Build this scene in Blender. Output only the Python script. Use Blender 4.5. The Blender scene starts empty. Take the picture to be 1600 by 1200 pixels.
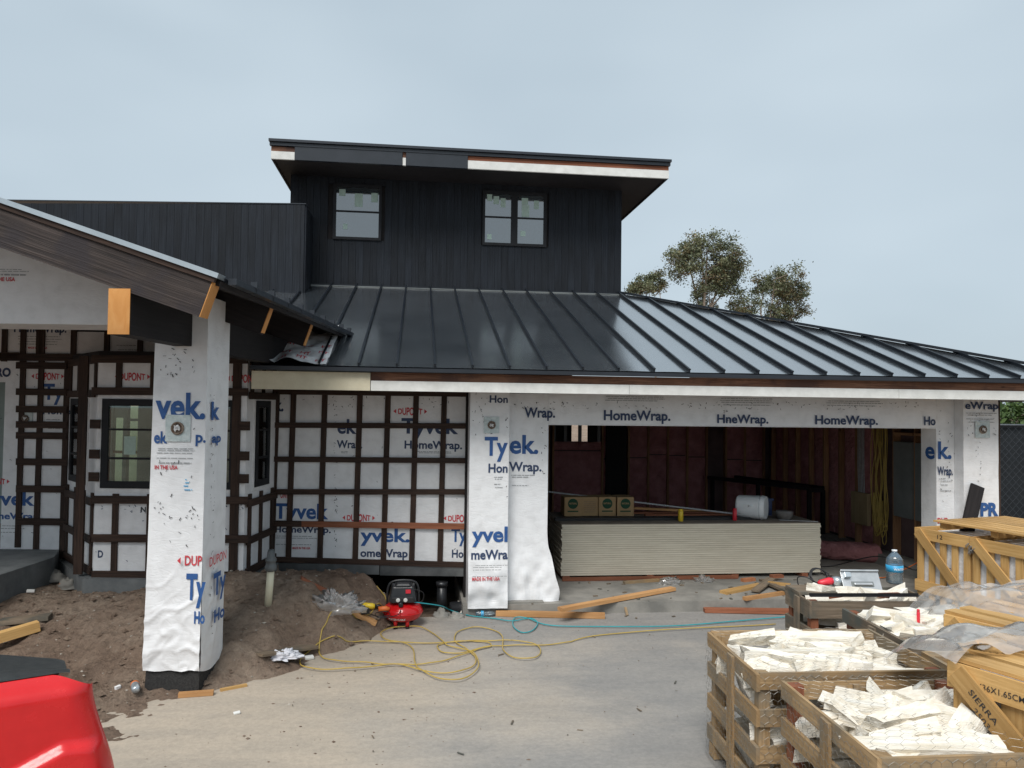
import bpy, math, random
from mathutils import Vector, Matrix, noise
from math import radians, sin, cos, pi
random.seed(7)
R = random.Random(11)
S = bpy.context.scene
COL = S.collection

# ---------------------------------------------------------------- camera
YAW, PITCH, ROLL = radians(6.96), radians(1.68), radians(-.72)
FPX, CAMZ = 1200.0, 2.3
fwd = Vector((sin(YAW)*cos(PITCH), cos(YAW)*cos(PITCH), sin(PITCH)))
rt0 = Vector((cos(YAW), -sin(YAW), 0)); up0 = rt0.cross(fwd)
rt = rt0*cos(ROLL) - up0*sin(ROLL); up = rt0*sin(ROLL) + up0*cos(ROLL)
CP = Vector((0, 0, CAMZ))
cd = bpy.data.cameras.new('camera'); cam = bpy.data.objects.new('camera', cd); COL.objects.link(cam)
m = Matrix((rt, up, -fwd)).transposed().to_4x4(); m.translation = CP
cam.matrix_world = m
cd.sensor_fit = 'HORIZONTAL'; cd.sensor_width = 36.0; cd.lens = FPX/1600*36; cd.clip_start = .05; cd.clip_end = 3000
S.camera = cam
# ---------------------------------------------------------------- sky, sun, exposure
SUN_EL, SUN_AZ = radians(52), radians(205)      # azimuth measured from +Y clockwise
w = bpy.data.worlds.new('World'); S.world = w; w.use_nodes = True
nt = w.node_tree; nt.nodes.clear()
out = nt.nodes.new('ShaderNodeOutputWorld'); bg = nt.nodes.new('ShaderNodeBackground')
sky = nt.nodes.new('ShaderNodeTexSky'); sky.sky_type = 'NISHITA'; sky.sun_disc = False
sky.sun_elevation = SUN_EL; sky.sun_rotation = SUN_AZ; sky.dust_density = 3; sky.air_density = 1.0
mixw = nt.nodes.new('ShaderNodeMix'); mixw.data_type = 'RGBA'; mixw.inputs[0].default_value = .94
tc = nt.nodes.new('ShaderNodeTexCoord'); mp = nt.nodes.new('ShaderNodeMapping'); mp.inputs['Scale'].default_value = (1.2, 1.2, 3.0)
nz = nt.nodes.new('ShaderNodeTexNoise'); nz.inputs['Scale'].default_value = 1.3; nz.inputs['Detail'].default_value = 3
cr = nt.nodes.new('ShaderNodeValToRGB')
cr.color_ramp.elements[0].position = .3; cr.color_ramp.elements[0].color = (2.14, 2.60, 2.96, 1)
cr.color_ramp.elements[1].position = .72; cr.color_ramp.elements[1].color = (2.80, 3.27, 3.60, 1)
nt.links.new(tc.outputs['Generated'], mp.inputs[0]); nt.links.new(mp.outputs[0], nz.inputs['Vector'])
nt.links.new(nz.outputs['Fac'], cr.inputs[0]); nt.links.new(sky.outputs[0], mixw.inputs[6]); nt.links.new(cr.outputs[0], mixw.inputs[7])
nt.links.new(mixw.outputs[2], bg.inputs[0]); bg.inputs[1].default_value = .1
nt.links.new(bg.outputs[0], out.inputs[0])
sl = bpy.data.lights.new('sun', 'SUN'); sl.energy = 1.5; sl.angle = radians(30); sl.color = (1, .97, .93)
so = bpy.data.objects.new('sun', sl); COL.objects.link(so)
sd = Vector((sin(SUN_AZ)*cos(SUN_EL), cos(SUN_AZ)*cos(SUN_EL), sin(SUN_EL)))
so.rotation_euler = sd.to_track_quat('Z', 'Y').to_euler(); so.location = (0, -5, 20)
S.view_settings.view_transform = 'Standard'; S.view_settings.look = 'None'; S.view_settings.gamma = 1
S.view_settings.use_curve_mapping = False; S.view_settings.exposure = 1.1

# ---------------------------------------------------------------- pixel rays of the photograph -> real places
def ray(x, y): return rt*(x-800) + up*(600-y) + fwd*FPX
def onY(x, y, v): d = ray(x, y); return CP + d*(v/d.y)
def onZ(x, y, v): d = ray(x, y); return CP + d*((v-CAMZ)/d.z)
WF = Vector((sin(YAW), cos(YAW), 0)); WR = Vector((cos(YAW), -sin(YAW), 0))
def wing(l, d, z=0): return WR*l + WF*d + Vector((0, 0, z))    # frame of the left wing, turned 7 degrees

# ---------------------------------------------------------------- materials
MATS = {}
def newmat(name):
    m = bpy.data.materials.new(name); m.use_nodes = True
    b = m.node_tree.nodes['Principled BSDF']; MATS[name] = m
    return m, m.node_tree, b
def N(t, kind, **k):
    n = t.nodes.new(kind)
    for a, v in k.items():
        if a in n.inputs: n.inputs[a].default_value = v
        else: setattr(n, a, v)
    return n
def coords(t, uv=False, scale=(1, 1, 1)):
    tc = t.nodes.new('ShaderNodeTexCoord'); mp = t.nodes.new('ShaderNodeMapping'); mp.inputs['Scale'].default_value = scale
    oi = t.nodes.new('ShaderNodeObjectInfo'); mu = t.nodes.new('ShaderNodeVectorMath'); mu.operation = 'MULTIPLY_ADD'
    t.links.new(oi.outputs['Random'], mu.inputs[0]); mu.inputs[1].default_value = (37, 53, 71)
    t.links.new(tc.outputs['UV' if uv else 'Object'], mu.inputs[2])
    t.links.new(mu.outputs[0], mp.inputs[0])
    return mp.outputs[0]
def ramp(t, fac, stops):
    c = t.nodes.new('ShaderNodeValToRGB'); e = c.color_ramp.elements
    while len(e) < len(stops): e.new(.5)
    for i, (p, col) in enumerate(stops): e[i].position = p; e[i].color = tuple(col)+(1,) if len(col) == 3 else col
    t.links.new(fac, c.inputs[0]); return c.outputs[0]
def mixc(t, fac, a, b, mode='MIX'):
    n = t.nodes.new('ShaderNodeMix'); n.data_type = 'RGBA'; n.blend_type = mode
    for i, v in ((0, fac), (6, a), (7, b)):
        if hasattr(v, 'links'): t.links.new(v, n.inputs[i])
        else: n.inputs[i].default_value = v if i == 0 else tuple(v)+(1,)
    return n.outputs[2]
def bump(t, b, h, strength, dist=.01):
    bp = t.nodes.new('ShaderNodeBump'); bp.inputs['Strength'].default_value = strength; bp.inputs['Distance'].default_value = dist
    t.links.new(h, bp.inputs['Height']); t.links.new(bp.outputs[0], b.inputs['Normal']); return bp
def pm(name, c1, c2=None, scale=4, rough=.6, bmp=.2, bscale=None, metal=0, spec=.5, stretch=(1, 1, 1), uv=False, detail=6, dist=.01, rvar=0):
    m, t, b = newmat(name); c2 = c2 or tuple(min(1, v*1.25) for v in c1)
    v = coords(t, uv, stretch)
    n = N(t, 'ShaderNodeTexNoise', Scale=scale, Detail=detail, Roughness=.6); t.links.new(v, n.inputs['Vector'])
    t.links.new(ramp(t, n.outputs['Fac'], [(.33, c1), (.67, c2)]), b.inputs['Base Color'])
    n2 = N(t, 'ShaderNodeTexNoise', Scale=bscale or scale*6, Detail=4); t.links.new(v, n2.inputs['Vector'])
    if bmp: bump(t, b, n2.outputs['Fac'], bmp, dist)
    b.inputs['Roughness'].default_value = rough; b.inputs['Metallic'].default_value = metal
    b.inputs['Specular IOR Level'].default_value = spec
    if rvar:
        t.links.new(ramp(t, n.outputs['Fac'], [(.3, (rough-rvar,)*3), (.7, (rough+rvar,)*3)]), b.inputs['Roughness'])
    return m
def wood(name, c1, c2, rough=.7, bmp=.4, gs=(1.4, 26, 1), stain=None, dist=.004, knots=True, spec=.3):
    m, t, b = newmat(name); v = coords(t, True)
    mp = N(t, 'ShaderNodeMapping'); mp.inputs['Scale'].default_value = gs; t.links.new(v, mp.inputs[0])
    n = N(t, 'ShaderNodeTexNoise', Scale=1.6, Detail=8, Roughness=.65, Distortion=.8); t.links.new(mp.outputs[0], n.inputs['Vector'])
    lo = N(t, 'ShaderNodeTexNoise', Scale=.9, Detail=3); t.links.new(v, lo.inputs['Vector'])
    g = ramp(t, n.outputs['Fac'], [(.3, c1), (.65, c2)])
    tint = ramp(t, lo.outputs['Fac'], [(.3, (.62, .60, .58)), (.7, (1.15, 1.15, 1.15))])
    col = mixc(t, 1.0, g, tint, 'MULTIPLY')
    if knots:
        vo = N(t, 'ShaderNodeTexVoronoi', Scale=2.2); mk = N(t, 'ShaderNodeMapping'); mk.inputs['Scale'].default_value = (.8, 2.2, 1)
        t.links.new(v, mk.inputs[0]); t.links.new(mk.outputs[0], vo.inputs['Vector'])
        k = ramp(t, vo.outputs['Distance'], [(.03, (.25, .2, .15)), (.075, (1, 1, 1))])
        col = mixc(t, .8, col, k, 'MULTIPLY')
    if stain:
        s = N(t, 'ShaderNodeTexNoise', Scale=3.5, Detail=5); t.links.new(v, s.inputs['Vector'])
        f = ramp(t, s.outputs['Fac'], [(.48, (0, 0, 0)), (.62, (1, 1, 1))])
        col = mixc(t, f, col, stain)
    t.links.new(col, b.inputs['Base Color'])
    bump(t, b, n.outputs['Fac'], bmp, dist)
    b.inputs['Roughness'].default_value = rough; b.inputs['Specular IOR Level'].default_value = spec
    return m
wood('pallet_wood', (.25, .155, .07), (.48, .33, .18), stain=(.24, .19, .13))
wood('old_wood', (.13, .10, .07), (.28, .22, .16), stain=(.10, .10, .085), bmp=.8)
wood('yellow_wood', (.46, .26, .085), (.66, .42, .17), rough=.6)
wood('fresh_wood', (.50, .25, .10), (.66, .38, .17), rough=.6)
wood('orange_cut', (.62, .27, .07), (.72, .36, .12), rough=.6, gs=(3, 8, 1))
wood('red_wood', (.20, .07, .035), (.34, .13, .07))
wood('brown_fascia', (.09, .035, .02), (.30, .15, .09), stain=(.10, .05, .035))
wood('dark_batten', (.016, .010, .008), (.070, .040, .028), bmp=.5, knots=False)
wood('rake_wood', (.012, .009, .009), (.075, .058, .052), bmp=1.0, gs=(.7, 42, 1), stain=(.032, .026, .028), knots=False, dist=.006)
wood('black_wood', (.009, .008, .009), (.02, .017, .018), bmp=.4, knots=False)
wood('char_board', (.005, .007, .011), (.017, .022, .030), rough=.62, bmp=1.0, gs=(1.0, 34, 1), knots=False, dist=.006, spec=.25)
wood('stud_wood', (.28, .14, .07), (.46, .26, .14))
wood('cut_tan', (.30, .22, .12), (.42, .32, .19))
pm('roof_metal', (.030, .037, .044), (.040, .048, .056), 1.6, .22, .04, 7, metal=.0, spec=1.0, rvar=.03, dist=.02)
MATS['roof_metal'].node_tree.nodes['Principled BSDF'].inputs['IOR'].default_value = 2.7
_b = MATS['roof_metal'].node_tree.nodes['Principled BSDF']; _b.inputs['Coat Weight'].default_value = 1; _b.inputs['Coat IOR'].default_value = 2.0; _b.inputs['Coat Roughness'].default_value = .16
pm('seam_metal', (.006, .009, .014), (.010, .014, .020), 4, .4, .03, spec=.4)
pm('frame_black', (.008, .009, .011), (.013, .014, .017), 6, .6, .03, spec=.3)
pm('dark_metal', (.010, .014, .020), (.016, .02, .028), 4, .35, .05, metal=0, spec=.6)
pm('galv', (.42, .47, .50), (.52, .57, .60), 5, .35, .03, metal=.7)
pm('flash_metal', (.10, .11, .115), (.26, .275, .28), 2.5, .4, .1, 3, metal=.7)
pm('white_paint', (.60, .60, .57), (.74, .74, .71), 6, .5, .1)
pm('cream_board', (.52, .47, .34), (.60, .55, .41), 8, .6, .1)
pm('drywall_edge', (.52, .475, .38), (.61, .565, .46), 2.5, .85, .0)
pm('drywall_face', (.17, .14, .11), (.26, .22, .18), 5, .85, .1)
pm('pink_batt', (.38, .15, .155), (.54, .25, .25), 5, .95, .8, 16, dist=.05)
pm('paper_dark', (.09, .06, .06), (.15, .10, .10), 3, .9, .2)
pm('limestone', (.66, .59, .47), (.88, .85, .78), 2.6, .85, .6, 12, dist=.012)
pm('chip_tan', (.22, .19, .15), (.50, .46, .40), 30, .85, .3)
pm('foam_white', (.66, .66, .66), (.82, .82, .82), 9, .8, .6, 20, dist=.02)
pm('concrete_grey', (.17, .165, .15), (.30, .285, .255), 3, .85, .3)
pm('footing', (.10, .11, .115), (.19, .20, .20), 4, .85, .4)
pm('asphalt_felt', (.012, .012, .012), (.035, .034, .033), 60, .9, .6, 120)
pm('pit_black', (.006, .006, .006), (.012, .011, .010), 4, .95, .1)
pm('rubber_black', (.01, .01, .011), (.018, .018, .02), 5, .45, .05)
pm('plastic_black', (.012, .013, .015), (.022, .023, .026), 8, .35, .05)
pm('pvc_cream', (.60, .57, .42), (.68, .65, .50), 5, .4, .05)
pm('grey_rubber', (.07, .08, .085), (.11, .12, .125), 6, .5, .1)
pm('red_enamel', (.50, .008, .010), (.58, .012, .014), 2, .18, .0, spec=.6)
pm('car_red', (.56, .010, .012), (.64, .014, .016), 9, .24, .0, spec=.6, rvar=.07)
pm('car_black', (.02, .022, .022), (.035, .037, .036), 30, .5, .2, 90)
pm('car_glass', (.012, .014, .016), (.014, .016, .018), 1, .05, 0, spec=.8)
pm('tan_carton', (.36, .23, .11), (.42, .28, .14), 6, .8, .1)
pm('print_green', (.012, .06, .03), (.015, .07, .035), 6, .8, 0)
pm('yellow_cord', (.42, .29, .06), (.50, .36, .09), 6, .45, 0)
pm('teal_hose', (.02, .27, .31), (.03, .33, .37), 6, .4, 0)
pm('yellow_paint', (.70, .48, .02), (.76, .54, .04), 6, .35, 0)
pm('orange_plastic', (.62, .14, .03), (.7, .18, .04), 6, .5, 0)
pm('red_plastic', (.62, .02, .04), (.68, .03, .05), 6, .4, 0)
pm('blue_plastic', (.03, .14, .30), (.04, .17, .34), 6, .4, 0)
pm('navy_plastic', (.012, .03, .10), (.018, .04, .13), 6, .4, 0)
pm('cooler_white', (.74, .77, .78), (.80, .82, .83), 6, .4, 0)
pm('alu', (.40, .42, .43), (.55, .56, .57), 9, .35, .05, metal=.6)
pm('rag_white', (.62, .62, .66), (.74, .74, .78), 9, .9, .5)
pm('panel_grey', (.14, .155, .155), (.19, .205, .20), 3, .5, .05)
pm('wall_tan', (.72, .69, .48), (.80, .77, .56), 3, .8, .1)
pm('room_green', (.27, .34, .325), (.35, .42, .40), 2, .8, .1)
pm('sticker', (.34, .46, .40), (.42, .54, .47), 30, .5, 0)
pm('label_blue', (.02, .28, .55), (.06, .40, .66), 8, .4, 0)
pm('brick_orange', (.42, .15, .06), (.5, .2, .09), 12, .9, .3)
pm('rust_brown', (.10, .055, .035), (.30, .24, .19), 40, .7, .5)
pm('patch_blue', (.42, .50, .50), (.60, .66, .66), 22, .4, .5)
pm('ink_blue', (.018, .075, .24), (.028, .10, .29), 14, .6, 0)
pm('ink_navy', (.020, .040, .10), (.032, .055, .12), 14, .6, 0)
pm('ink_black', (.018, .018, .020), (.03, .03, .033), 14, .6, 0)
pm('ink_grey', (.26, .27, .28), (.42, .43, .44), 40, .6, 0)
pm('ink_red', (.50, .035, .05), (.58, .06, .075), 14, .6, 0)
pm('white_ink', (.75, .75, .75), (.8, .8, .8), 14, .6, 0)
pm('bark', (.22, .17, .13), (.38, .31, .25), 3, .9, .4)
pm('screen_black', (.006, .008, .011), (.014, .018, .022), 2, .8, .3)
pm('wire_metal', (.20, .19, .17), (.30, .29, .26), 20, .4, 0, metal=.5)
pm('fence_wire', (.04, .05, .06), (.08, .09, .10), 20, .5, 0, metal=.3)
def leafmat(name, c1, c2):
    m, t, b = newmat(name)
    g = N(t, 'ShaderNodeNewGeometry'); n = N(t, 'ShaderNodeTexNoise', Scale=.9, Detail=3)
    tc = N(t, 'ShaderNodeTexCoord'); t.links.new(tc.outputs['Object'], n.inputs['Vector'])
    a = ramp(t, g.outputs['Random Per Island'], [(0, c1), (1, c2)])
    tint = ramp(t, n.outputs['Fac'], [(.35, (.7, .75, .7)), (.65, (1.3, 1.15, .95))])
    t.links.new(mixc(t, 1, a, tint, 'MULTIPLY'), b.inputs['Base Color']); b.inputs['Roughness'].default_value = .55
    b.inputs['Transmission Weight'].default_value = 0
leafmat('leaf_euc', (.085, .108, .065), (.18, .20, .12)); leafmat('leaf_green', (.05, .09, .03), (.10, .17, .06)); leafmat('leaf_rust', (.14, .12, .065), (.20, .16, .09))
def wrapmat():
    m, t, b = newmat('house_wrap'); v = coords(t)
    a = N(t, 'ShaderNodeTexNoise', Scale=2.2, Detail=3, Distortion=1.2); t.links.new(v, a.inputs['Vector'])
    mp = N(t, 'ShaderNodeMapping'); mp.inputs['Rotation'].default_value = (.3, .5, .6); mp.inputs['Scale'].default_value = (1, 1, 3.0); t.links.new(v, mp.inputs[0])
    a2 = N(t, 'ShaderNodeTexNoise', Scale=3.0, Detail=4, Distortion=2.0); t.links.new(mp.outputs[0], a2.inputs['Vector'])
    rdg = N(t, 'ShaderNodeMath', operation='SUBTRACT'); t.links.new(a2.outputs['Fac'], rdg.inputs[0]); rdg.inputs[1].default_value = .5
    ab = N(t, 'ShaderNodeMath', operation='ABSOLUTE'); t.links.new(rdg.outputs[0], ab.inputs[0])
    mn = N(t, 'ShaderNodeMath', operation='MINIMUM'); t.links.new(ab.outputs[0], mn.inputs[0]); mn.inputs[1].default_value = .06
    mu = N(t, 'ShaderNodeMath', operation='MULTIPLY'); t.links.new(mn.outputs[0], mu.inputs[0]); mu.inputs[1].default_value = 3.0
    ad = N(t, 'ShaderNodeMath', operation='ADD'); t.links.new(mu.outputs[0], ad.inputs[0]); t.links.new(a.outputs['Fac'], ad.inputs[1])
    bump(t, b, ad.outputs[0], .2, .03)
    d = N(t, 'ShaderNodeTexNoise', Scale=9, Detail=6); t.links.new(v, d.inputs['Vector'])
    t.links.new(ramp(t, d.outputs['Fac'], [(.25, (.68, .685, .69)), (.5, (.765, .77, .78)), (.75, (.80, .81, .82))]), b.inputs['Base Color'])
    b.inputs['Roughness'].default_value = .42; b.inputs['Specular IOR Level'].default_value = .4
wrapmat()
def dirtmat():
    m, t, b = newmat('dirt'); v = coords(t)
    a = N(t, 'ShaderNodeTexNoise', Scale=.9, Detail=9, Roughness=.7); t.links.new(v, a.inputs['Vector'])
    f = N(t, 'ShaderNodeTexNoise', Scale=14, Detail=9, Roughness=.75); t.links.new(v, f.inputs['Vector'])
    c = ramp(t, a.outputs['Fac'], [(.34, (.21, .150, .115)), (.5, (.32, .238, .182)), (.68, (.45, .36, .285))])
    c = mixc(t, .8, c, ramp(t, f.outputs['Fac'], [(.3, (.55, .53, .52)), (.7, (1.25, 1.22, 1.18))]), 'MULTIPLY')
    vo = N(t, 'ShaderNodeTexVoronoi', Scale=38); t.links.new(v, vo.inputs['Vector'])
    peb = ramp(t, vo.outputs['Distance'], [(.10, (1, 1, 1)), (.16, (0, 0, 0))])
    n3 = N(t, 'ShaderNodeTexNoise', Scale=20); t.links.new(v, n3.inputs['Vector'])
    sel = ramp(t, n3.outputs['Fac'], [(.60, (0, 0, 0)), (.66, (1, 1, 1))])
    mm = mixc(t, 1, peb, sel, 'MULTIPLY')
    t.links.new(mixc(t, mm, c, (.36, .32, .27)), b.inputs['Base Color'])
    bump(t, b, f.outputs['Fac'], 1.0, .09); b.inputs['Roughness'].default_value = .95; b.inputs['Specular IOR Level'].default_value = .15
dirtmat()
def drivemat():
    m, t, b = newmat('driveway'); v = coords(t)
    tc = N(t, 'ShaderNodeTexCoord'); sp = N(t, 'ShaderNodeSeparateXYZ'); t.links.new(tc.outputs['Object'], sp.inputs[0])
    a = N(t, 'ShaderNodeTexNoise', Scale=.55, Detail=7, Roughness=.62); t.links.new(v, a.inputs['Vector'])
    f = N(t, 'ShaderNodeTexNoise', Scale=30, Detail=8, Roughness=.7); t.links.new(v, f.inputs['Vector'])
    # dust film lies thick towards the dirt bank on the left
    mr = N(t, 'ShaderNodeMapRange'); mr.inputs['From Min'].default_value = 1.6; mr.inputs['From Max'].default_value = -1.2
    mr.inputs['To Min'].default_value = -.20; mr.inputs['To Max'].default_value = .42
    t.links.new(sp.outputs['X'], mr.inputs['Value'])
    ad = N(t, 'ShaderNodeMath', operation='ADD'); t.links.new(a.outputs['Fac'], ad.inputs[0]); t.links.new(mr.outputs[0], ad.inputs[1])
    c = ramp(t, ad.outputs[0], [(.34, (.28, .268, .252)), (.50, (.365, .332, .292)), (.76, (.43, .37, .30))])
    # tyre-dark streaks
    mp = N(t, 'ShaderNodeMapping'); mp.inputs['Scale'].default_value = (.9, 3.2, 1); mp.inputs['Rotation'].default_value = (0, 0, .35); t.links.new(v, mp.inputs[0])
    s = N(t, 'ShaderNodeTexNoise', Scale=1.1, Detail=6, Roughness=.7); t.links.new(mp.outputs[0], s.inputs['Vector'])
    c = mixc(t, 1, c, ramp(t, s.outputs['Fac'], [(.36, (.87, .885, .905)), (.6, (1.04, 1.035, 1.03))]), 'MULTIPLY')
    c = mixc(t, .7, c, ramp(t, f.outputs['Fac'], [(.3, (.8, .8, .8)), (.7, (1.15, 1.14, 1.12))]), 'MULTIPLY')
    t.links.new(c, b.inputs['Base Color']); bump(t, b, f.outputs['Fac'], .35, .012)
    b.inputs['Roughness'].default_value = .9; b.inputs['Specular IOR Level'].default_value = .2
drivemat()
def glassmat(name, tint=(1, 1, 1), ior=1.6, rough=.02, body=None, amount=0.0):
    m = bpy.data.materials.new(name); m.use_nodes = True; t = m.node_tree; t.nodes.clear(); MATS[name] = m
    o = N(t, 'ShaderNodeOutputMaterial'); tr = N(t, 'ShaderNodeBsdfTransparent'); tr.inputs[0].default_value = tuple(tint)+(1,)
    gl = N(t, 'ShaderNodeBsdfGlossy'); gl.inputs['Roughness'].default_value = rough
    fr = N(t, 'ShaderNodeFresnel'); fr.inputs['IOR'].default_value = ior
    mx = N(t, 'ShaderNodeMixShader'); t.links.new(fr.outputs[0], mx.inputs[0])
    src = tr.outputs[0]
    if body:
        d1 = N(t, 'ShaderNodeBsdfDiffuse'); d1.inputs[0].default_value = tuple(body)+(1,); d2 = N(t, 'ShaderNodeBsdfTranslucent'); d2.inputs[0].default_value = tuple(body)+(1,); df = N(t, 'ShaderNodeAddShader') if name == 'film' else N(t, 'ShaderNodeMixShader'); t.links.new(d1.outputs[0], df.inputs[0 if name == 'film' else 1]); t.links.new(d2.outputs[0], df.inputs[1 if name == 'film' else 2])
        n = N(t, 'ShaderNodeTexNoise', Scale=7, Detail=5); m2 = N(t, 'ShaderNodeMixShader')
        tcc = N(t, 'ShaderNodeTexCoord'); t.links.new(tcc.outputs['Object'], n.inputs['Vector'])
        r = ramp(t, n.outputs['Fac'], [(.3, (amount*.65,)*3), (.7, (min(1, amount*1.35),)*3)]); t.links.new(r, m2.inputs[0])
        t.links.new(tr.outputs[0], m2.inputs[1]); t.links.new(df.outputs[0], m2.inputs[2]); src = m2.outputs[0]
    t.links.new(src, mx.inputs[1]); t.links.new(gl.outputs[0], mx.inputs[2]); t.links.new(mx.outputs[0], o.inputs[0])
glassmat('pane_clear', (.66, .78, .74), 2.0)
glassmat('film', (.96, .96, .97), 1.5, .14, (.78, .78, .78), .24)
glassmat('bag_film', (.93, .93, .93), 1.3, .3, (.75, .74, .73), .36)
glassmat('bottle_film', (.80, .87, .9), 1.7, .05, (.6, .7, .75), .30)
pm('pane_dark', (.020, .030, .036), (.035, .048, .055), 1.2, .05, .06, 2, spec=1.0)
MATS['pane_dark'].node_tree.nodes['Principled BSDF'].inputs['IOR'].default_value = 2.1

# ---------------------------------------------------------------- mesh builder
INV = {}
class MB:
    def __init__(s): s.v = []; s.f = []; s.uv = []
    def add(s, vs, fs, uvs=None):
        o = len(s.v); s.v += [Vector(v) for v in vs]
        for i, f in enumerate(fs):
            s.f.append([a+o for a in f]); s.uv.append(uvs[i] if uvs else None)
        return s
    def hexa(s, p):       # p: 8 corners, bottom 4 then top 4 ; uv along longest edge
        p = [Vector(q) for q in p]
        ax = [(p[1]-p[0]), (p[3]-p[0]), (p[4]-p[0])]
        L = max(range(3), key=lambda i: ax[i].length); o = [i for i in range(3) if i != L]
        un = ax[L].normalized() if ax[L].length else Vector((1, 0, 0)); v1 = ax[o[0]].normalized(); v2 = ax[o[1]].normalized(); v1 = v1-un*v1.dot(un); v2 = v2-un*v2.dot(un)
        ru, rv = R.uniform(0, 60), R.uniform(0, 60)
        fs = [(0, 3, 2, 1), (4, 5, 6, 7), (0, 1, 5, 4), (1, 2, 6, 5), (2, 3, 7, 6), (3, 0, 4, 7)]
        uvs = [[((p[a]-p[0]).dot(un)+ru, (p[a]-p[0]).dot(v1)+(p[a]-p[0]).dot(v2)*1.01+rv) for a in f] for f in fs]
        return s.add(p, fs, uvs)
    def box(s, a, b, c=None):
        x0, y0, z0 = a; x1, y1, z1 = b
        return s.hexa([(x0, y0, z0), (x1, y0, z0), (x1, y1, z0), (x0, y1, z0), (x0, y0, z1), (x1, y0, z1), (x1, y1, z1), (x0, y1, z1)])
    def obox(s, c, size, rot=(0, 0, 0), taper=1.0):
        from mathutils import Euler
        M = Euler(rot).to_matrix(); c = Vector(c); hx, hy, hz = [q/2 for q in size]
        P = []
        for z, k in ((-hz, 1), (hz, taper)):
            for x, y in ((-hx, -hy), (hx, -hy), (hx, hy), (-hx, hy)): P.append(c + M @ Vector((x*k, y*k, z)))
        return s.hexa(P)
    def beam(s, a, b, w, h, up=(0, 0, 1)):    # board from a to b, width w (sideways), height h (along up)
        a, b = Vector(a), Vector(b); d = (b-a).normalized(); u = Vector(up); sd = d.cross(u).normalized(); u = sd.cross(d).normalized()
        P = []
        for q in (-h/2, h/2):
            P += [a - sd*w/2 + u*q, b - sd*w/2 + u*q, b + sd*w/2 + u*q, a + sd*w/2 + u*q]
        return s.hexa(P)
    def tube(s, pts, r, n=6, caps=True):
        pts = [Vector(p) for p in pts]; rs = r if isinstance(r, (list, tuple)) else [r]*len(pts)
        o = len(s.v); prev = None; L = 0
        for i, p in enumerate(pts):
            t = (pts[min(i+1, len(pts)-1)] - pts[max(i-1, 0)])
            t = t.normalized() if t.length > 1e-9 else Vector((0, 0, 1))
            if prev is None: prev = Vector((0, 0, 1)) if abs(t.z) < .9 else Vector((1, 0, 0))
            a = (prev - t*prev.dot(t)).normalized(); b = t.cross(a); prev = a
            for k in range(n): s.v.append(p + (a*cos(2*pi*k/n) + b*sin(2*pi*k/n))*rs[i])
        for i in range(len(pts)-1):
            for k in range(n):
                s.f.append([o+i*n+k, o+i*n+(k+1) % n, o+(i+1)*n+(k+1) % n, o+(i+1)*n+k]); s.uv.append(None)
        if caps:
            s.f.append([o+k for k in range(n)][::-1]); s.uv.append(None)
            s.f.append([o+(len(pts)-1)*n+k for k in range(n)]); s.uv.append(None)
        return s
    def lathe(s, prof, c, n=20, axis=(0, 0, 1)):
        ax = Vector(axis).normalized(); a = ax.orthogonal().normalized(); b = ax.cross(a); c = Vector(c); o = len(s.v)
        for r, h in prof:
            for k in range(n): s.v.append(c + ax*h + (a*cos(2*pi*k/n)+b*sin(2*pi*k/n))*max(r, 1e-4))
        for i in range(len(prof)-1):
            for k in range(n):
                s.f.append([o+i*n+k, o+i*n+(k+1) % n, o+(i+1)*n+(k+1) % n, o+(i+1)*n+k]); s.uv.append(None)
        s.f.append([o+k for k in range(n)][::-1]); s.uv.append(None)
        s.f.append([o+(len(prof)-1)*n+k for k in range(n)]); s.uv.append(None)
        return s
    def grid(s, fn, nu, nv, flip=False):
        o = len(s.v)
        for j in range(nv+1):
            for i in range(nu+1): s.v.append(Vector(fn(i/nu, j/nv)))
        for j in range(nv):
            for i in range(nu):
                q = [o+j*(nu+1)+i, o+j*(nu+1)+i+1, o+(j+1)*(nu+1)+i+1, o+(j+1)*(nu+1)+i]
                s.f.append(q[::-1] if flip else q); s.uv.append(None)
        return s
    def mesh(s, name, mat, inv=None, smooth=False):
        me = bpy.data.meshes.new(name)
        me.from_pydata([(inv @ v) if inv else v for v in s.v], [], s.f)
        if any(u for u in s.uv):
            ul = me.uv_layers.new(name='UVMap'); k = 0
            for f, u in zip(s.f, s.uv):
                for j in range(len(f)):
                    ul.data[k].uv = u[j] if u else (s.v[f[j]].x, s.v[f[j]].y+s.v[f[j]].z)
                    k += 1
        me.materials.append(MATS[mat])
        if smooth: me.polygons.foreach_set('use_smooth', [True]*len(me.polygons))
        me.update(); return me
    def build(s, name, mat, parent=None, smooth=False, kind=None, label=None, bevel=0):
        inv = INV.get(parent.name) if parent else None
        me = s.mesh(name, mat, inv, smooth)
        o = bpy.data.objects.new(name, me); COL.objects.link(o)
        if parent:
            o.parent = parent; INV[o.name] = inv
        if kind: o['kind'] = kind
        if label: o['label'] = label
        if bevel:
            b = o.modifiers.new('bevel', 'BEVEL'); b.width = bevel; b.segments = 2; b.limit_method = 'ANGLE'
        return o
def thing(name, loc, label, cat, group=None, rot=0):
    o = bpy.data.objects.new(name, None); COL.objects.link(o); o.empty_display_size = .1
    o.location = loc; o.rotation_euler = (0, 0, rot); o['label'] = label; o['category'] = cat
    if group: o['group'] = group
    INV[o.name] = (Matrix.Translation(Vector(loc)) @ Matrix.Rotation(rot, 4, 'Z')).inverted()
    return o
def tag(o, label, cat, group=None):
    o['label'] = label; o['category'] = cat
    if group: o['group'] = group
    return o
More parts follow.
